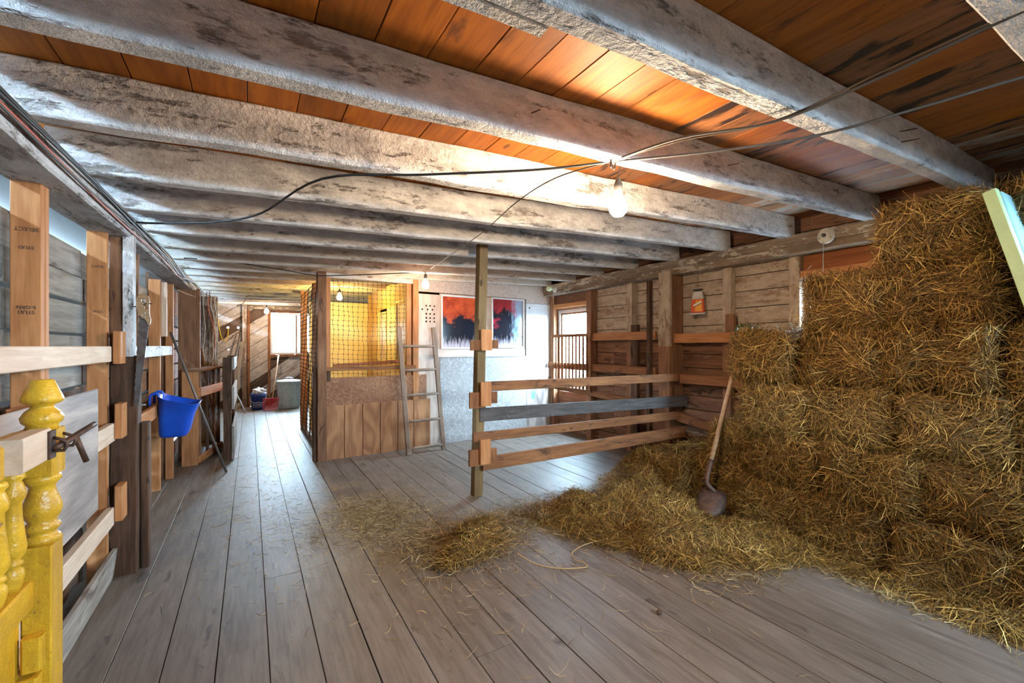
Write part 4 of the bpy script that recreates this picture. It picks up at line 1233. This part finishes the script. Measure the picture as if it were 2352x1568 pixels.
for ly, lst in bales.items():
    for i, (y, x, rz) in enumerate(lst):
        core, stm = BV[(ly * 2 + i * 3 + ly // 2) % 5]
        fl = (ly + i) % 4
        z = .20 + .390 * ly + R.uniform(-.004, .006)
        mt = Matrix.Translation(Vector((x, y, z))) @ Matrix.Rotation(rz + R.uniform(-.02, .02), 4, 'Z') @ Matrix.Rotation(R.uniform(-.025, .025), 4, 'Y') @ Matrix.Rotation(R.uniform(-.03, .03), 4, 'X')
        if fl & 1: mt = mt @ Matrix.Rotation(PI, 4, 'X')
        if fl & 2: mt = mt @ Matrix.Rotation(PI, 4, 'Z')
        o = bpy.data.objects.new('hay_bale', core); COL.objects.link(o); o.matrix_basis = mt; WM[o] = mt.copy()
        tag(o, 'golden brown hay bale in the %s of the stack, %s from the far end' % (LAYER[ly], ORD[i]), 'hay bale', 'stacked hay bales')
        s = bpy.data.objects.new('hay_stalks', stm); COL.objects.link(s); s.parent = o; s['kind'] = 'stuff'

# loose hay heaped at the foot of the stack
BL = [(2.72, 2.62, .15, .40, .34), (3.10, 2.85, .15, .36, .32), (3.45, 3.20, .16, .30, .30), (2.72, 2.12, .10, .38, .26), (3.02, 1.85, .10, .30, .26),
      (2.40, 2.95, .085, .28, .22), (2.05, 3.12, .035, .25, .15), (2.95, 2.30, .09, .28, .22), (1.42, 2.84, .095, .20, .13), (1.18, 2.72, .06, .15, .10), (1.6, 3.05, .05, .2, .15), (1.3, 3.02, .045, .22, .12), (3.35, 1.4, .05, .15, .5), (3.3, .7, .05, .15, .35), (3.75, 3.35, .22, .25, .2)]
def hgt(x, y):
    h = 0
    for cx, cy, a, rx, ry in BL:
        h = h + a * np.exp(-((x - cx) / rx) ** 2 - ((y - cy) / ry) ** 2)
    h = h * (1 + .22 * np.sin(x * 13 + 1) * np.sin(y * 15) + .25 * np.sin(x * 7 - y * 5) + .15 * np.sin(x * 31 + y * 17))
    return h
gx, gy = np.meshgrid(np.arange(.8, 4.1, .035), np.arange(.3, 3.9, .035), indexing='ij')
H = hgt(gx, gy)
keep = H > .035
ids = -np.ones(H.shape, int); vs = []; fs = []
for i in range(H.shape[0] - 1):
    for j in range(H.shape[1] - 1):
        if keep[i, j] and keep[i + 1, j] and keep[i, j + 1] and keep[i + 1, j + 1]:
            for a, b_ in ((i, j), (i + 1, j), (i + 1, j + 1), (i, j + 1)):
                if ids[a, b_] < 0:
                    ids[a, b_] = len(vs); vs.append((gx[a, b_], gy[a, b_], max(.002, H[a, b_] - .03)))
            fs.append((ids[i, j], ids[i + 1, j], ids[i + 1, j + 1], ids[i, j + 1]))
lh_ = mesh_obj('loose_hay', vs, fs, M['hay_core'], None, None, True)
tag(lh_, 'loose hay heaped on the floor at the foot of the bales', 'hay', kind='stuff')
N = 62000
X = rng.uniform(.8, 4.1, N * 5); Y = rng.uniform(.3, 3.9, N * 5)
hh = hgt(X, Y)
ok = rng.random(N * 5) < np.clip((hh - .012) / .06, 0, 1)
X, Y, hh = X[ok][:N], Y[ok][:N], hh[ok][:N]
n = len(X); e = .02
dhx = (hgt(X + e, Y) - hh) / e; dhy = (hgt(X, Y + e) - hh) / e
Nn = nrm(np.stack([-dhx, -dhy, np.ones(n)], 1))
th = 1.6 * np.sin(X * 6 + Y * 3) + 1.4 * np.sin(Y * 7 - X * 4) + rng.normal(0, .8, n)
D = np.stack([np.cos(th), np.sin(th), dhx * np.cos(th) + dhy * np.sin(th) + rng.normal(.03, .28, n)], 1)
P = np.stack([X, Y, hh + rng.uniform(-.028, .022, n)], 1)
P[:, 2] = np.maximum(P[:, 2], .006)
me = strands('hay_stalks', P, D, Nn, rng.uniform(.06, .19, n), rng.uniform(.0020, .0044, n), .22, M['straw'])
s = bpy.data.objects.new('hay_stalks', me); COL.objects.link(s); s.parent = lh_; s['kind'] = 'stuff'

# straw strewn over the boards
spots = [(.95, 3.75, .42, .45, 1500), (1.45, 2.95, .42, .30, 1300), (1.25, 2.9, .3, .25, 900), (2.05, 3.15, .35, .25, 1100), (2.4, 2.6, .45, .4, 500), (2.55, 3.25, .4, .25, 900), (2.8, 1.7, .4, .2, 500), (.55, 3.9, .5, .9, 420), (.0, 4.6, .4, 1.2, 260), (.3, 6.4, .4, .8, 120), (1.3, 2.3, .6, .4, 110), (1.7, 5.0, .7, .5, 60), (3.25, 1.0, .10, .6, 900), (1.9, 1.6, .7, .5, 22)]
PX_, PY_ = [], []
for cx, cy, rx, ry, c in spots:
    PX_.append(rng.normal(cx, rx * .62, int(c * 2.3))); PY_.append(rng.normal(cy, ry * .62, int(c * 2.3)))
X = np.concatenate(PX_); Y = np.concatenate(PY_)
ok = (X > -.55) & (X < 4.2); X, Y = X[ok], Y[ok]; n = len(X)
th = rng.uniform(0, 6.28, n)
D = np.stack([np.cos(th), np.sin(th), rng.normal(0, .05, n)], 1)
P = np.stack([X, Y, rng.uniform(.004, .012, n) + .05 * rng.random(n) ** 3 * (np.hypot(X - 1.4, Y - 2.9) < .55)], 1)
me = strands('strewn_straw', P, D, np.tile(np.array([[0, 0, 1.]]), (n, 1)), rng.uniform(.02, .12, n), rng.uniform(.0020, .0046, n), .2, M['straw_floor'])
tag(link('strewn_straw', me), 'straw wisps strewn over the grey floor boards', 'straw', kind='stuff')
cable('baling_twine', M['straw_twine'], [(1.55, 2.52, .05), (1.62, 2.40, .012), (1.72, 2.28, .008), (1.88, 2.20, .008), (1.90, 2.24, .015), (1.88, 2.30, .012), (1.93, 2.40, .012), (2.10, 2.45, .012), (2.25, 2.38, .04)], .004, 'loop of sisal baling twine on the floor by the hay', 'twine')
bm = bmesh.new(); bmesh.ops.create_icosphere(bm, subdivisions=2, radius=.014)
for v in bm.verts: v.co *= R.uniform(.75, 1.2)
me = bpy.data.meshes.new('wood_crumb'); bm.to_mesh(me); bm.free(); me.materials.append(M['dark'])
tag(link('wood_crumb', me, None, Matrix.Translation(Vector((1.90, 1.62, .011)))), 'small dark crumb on the bare floor boards at right', 'crumb')

# ------------------------------------------------------------------ shovel against the hay
sh = root('shovel', (3.45, 2.40, .1), 'round point shovel with wooden shaft leaning on the bales', 'shovel')
s0, s1 = Vector((3.33, 2.325, .37)), Vector((3.78, 2.30, 1.52))
tube('shaft', M['handle'], [s0, s0.lerp(s1, .5), s1], .019, sh, n=10, k=2)
tube('socket', M['rust'], [(3.33, 2.255, .23), (3.295, 2.30, .29), (3.31, 2.32, .34), s0.lerp(s1, .10)], .022, sh, n=10, k=3)
tube('grip', M['green_grip'], [s1.lerp(s0, .03), s1 + Vector((.0, .05, .04)), s1 + Vector((.03, .055, .11)), s1 + Vector((.04, -.055, .11)), s1 + Vector((.02, -.05, .04)), s1.lerp(s0, .03)], .014, sh, n=8, k=4)
bv, bf = [], []
sx = Vector((.62, -.78, 0)); sd = Vector((-.66, -.20, -.62)).normalized(); sx = (sx - sd * sx.dot(sd)).normalized(); sn = sx.cross(sd)
prof = [(0, .085), (.05, .105), (.12, .108), (.18, .095), (.23, .06), (.262, .01)]
base = Vector((3.335, 2.265, .25))
for d_, hw in prof:
    for q in range(7):
        t_ = q / 6 * 2 - 1
        bv.append(base + sd * d_ + sx * hw * t_ + sn * (.028 * t_ * t_ - .01))
for i in range(5):
    for q in range(6):
        bf.append((i * 7 + q, i * 7 + q + 1, (i + 1) * 7 + q + 1, (i + 1) * 7 + q))
bo = mesh_obj('blade', bv, bf, M['rust'], sh, None, True)
md = bo.modifiers.new('thick', 'SOLIDIFY'); md.thickness = .003

# ------------------------------------------------------------------ mint and blue board on the stack
pb_ = root('painted_board', (3.3, .6, 1.7), 'mint and sky blue painted board leaning on the top right bales', 'board')
A = Vector((3.35, .68, 2.265)); e1 = Vector((-.10, -.174, -.66)).normalized(); e2 = Vector((.75, -.12, -.12)); e2 = (e2 - e1 * e2.dot(e1)).normalized()
c = A + e1 * .34 + e2 * .31
board('face', M['skyblue'], c + e1 * -.34 + e2 * .022, c + e1 * .34 + e2 * .022, e2, .575, .05, pb_)
board('edge', M['mint'], A + e2 * .0, A + e1 * .68, e2, .040, .054, pb_)

# ------------------------------------------------------------------ unseen wall behind the viewer, high opening shaped to put sky fill on joists
wn = root('wall_near', (2, -2.6, 0), kind='structure')
bx('boarding', M['grey'], -.95, 2.2, -2.66, -2.6, 0, 3.0, wn)
bx('boarding', M['grey'], 4.1, 4.9, -2.66, -2.6, 0, 3.0, wn)
bx('lintel', M['grey'], 2.2, 4.1, -2.66, -2.6, 2.28, 3.0, wn)
bx('lower_boarding', M['grey'], 2.2, 4.1, -2.66, -2.6, 0, 1.86, wn)
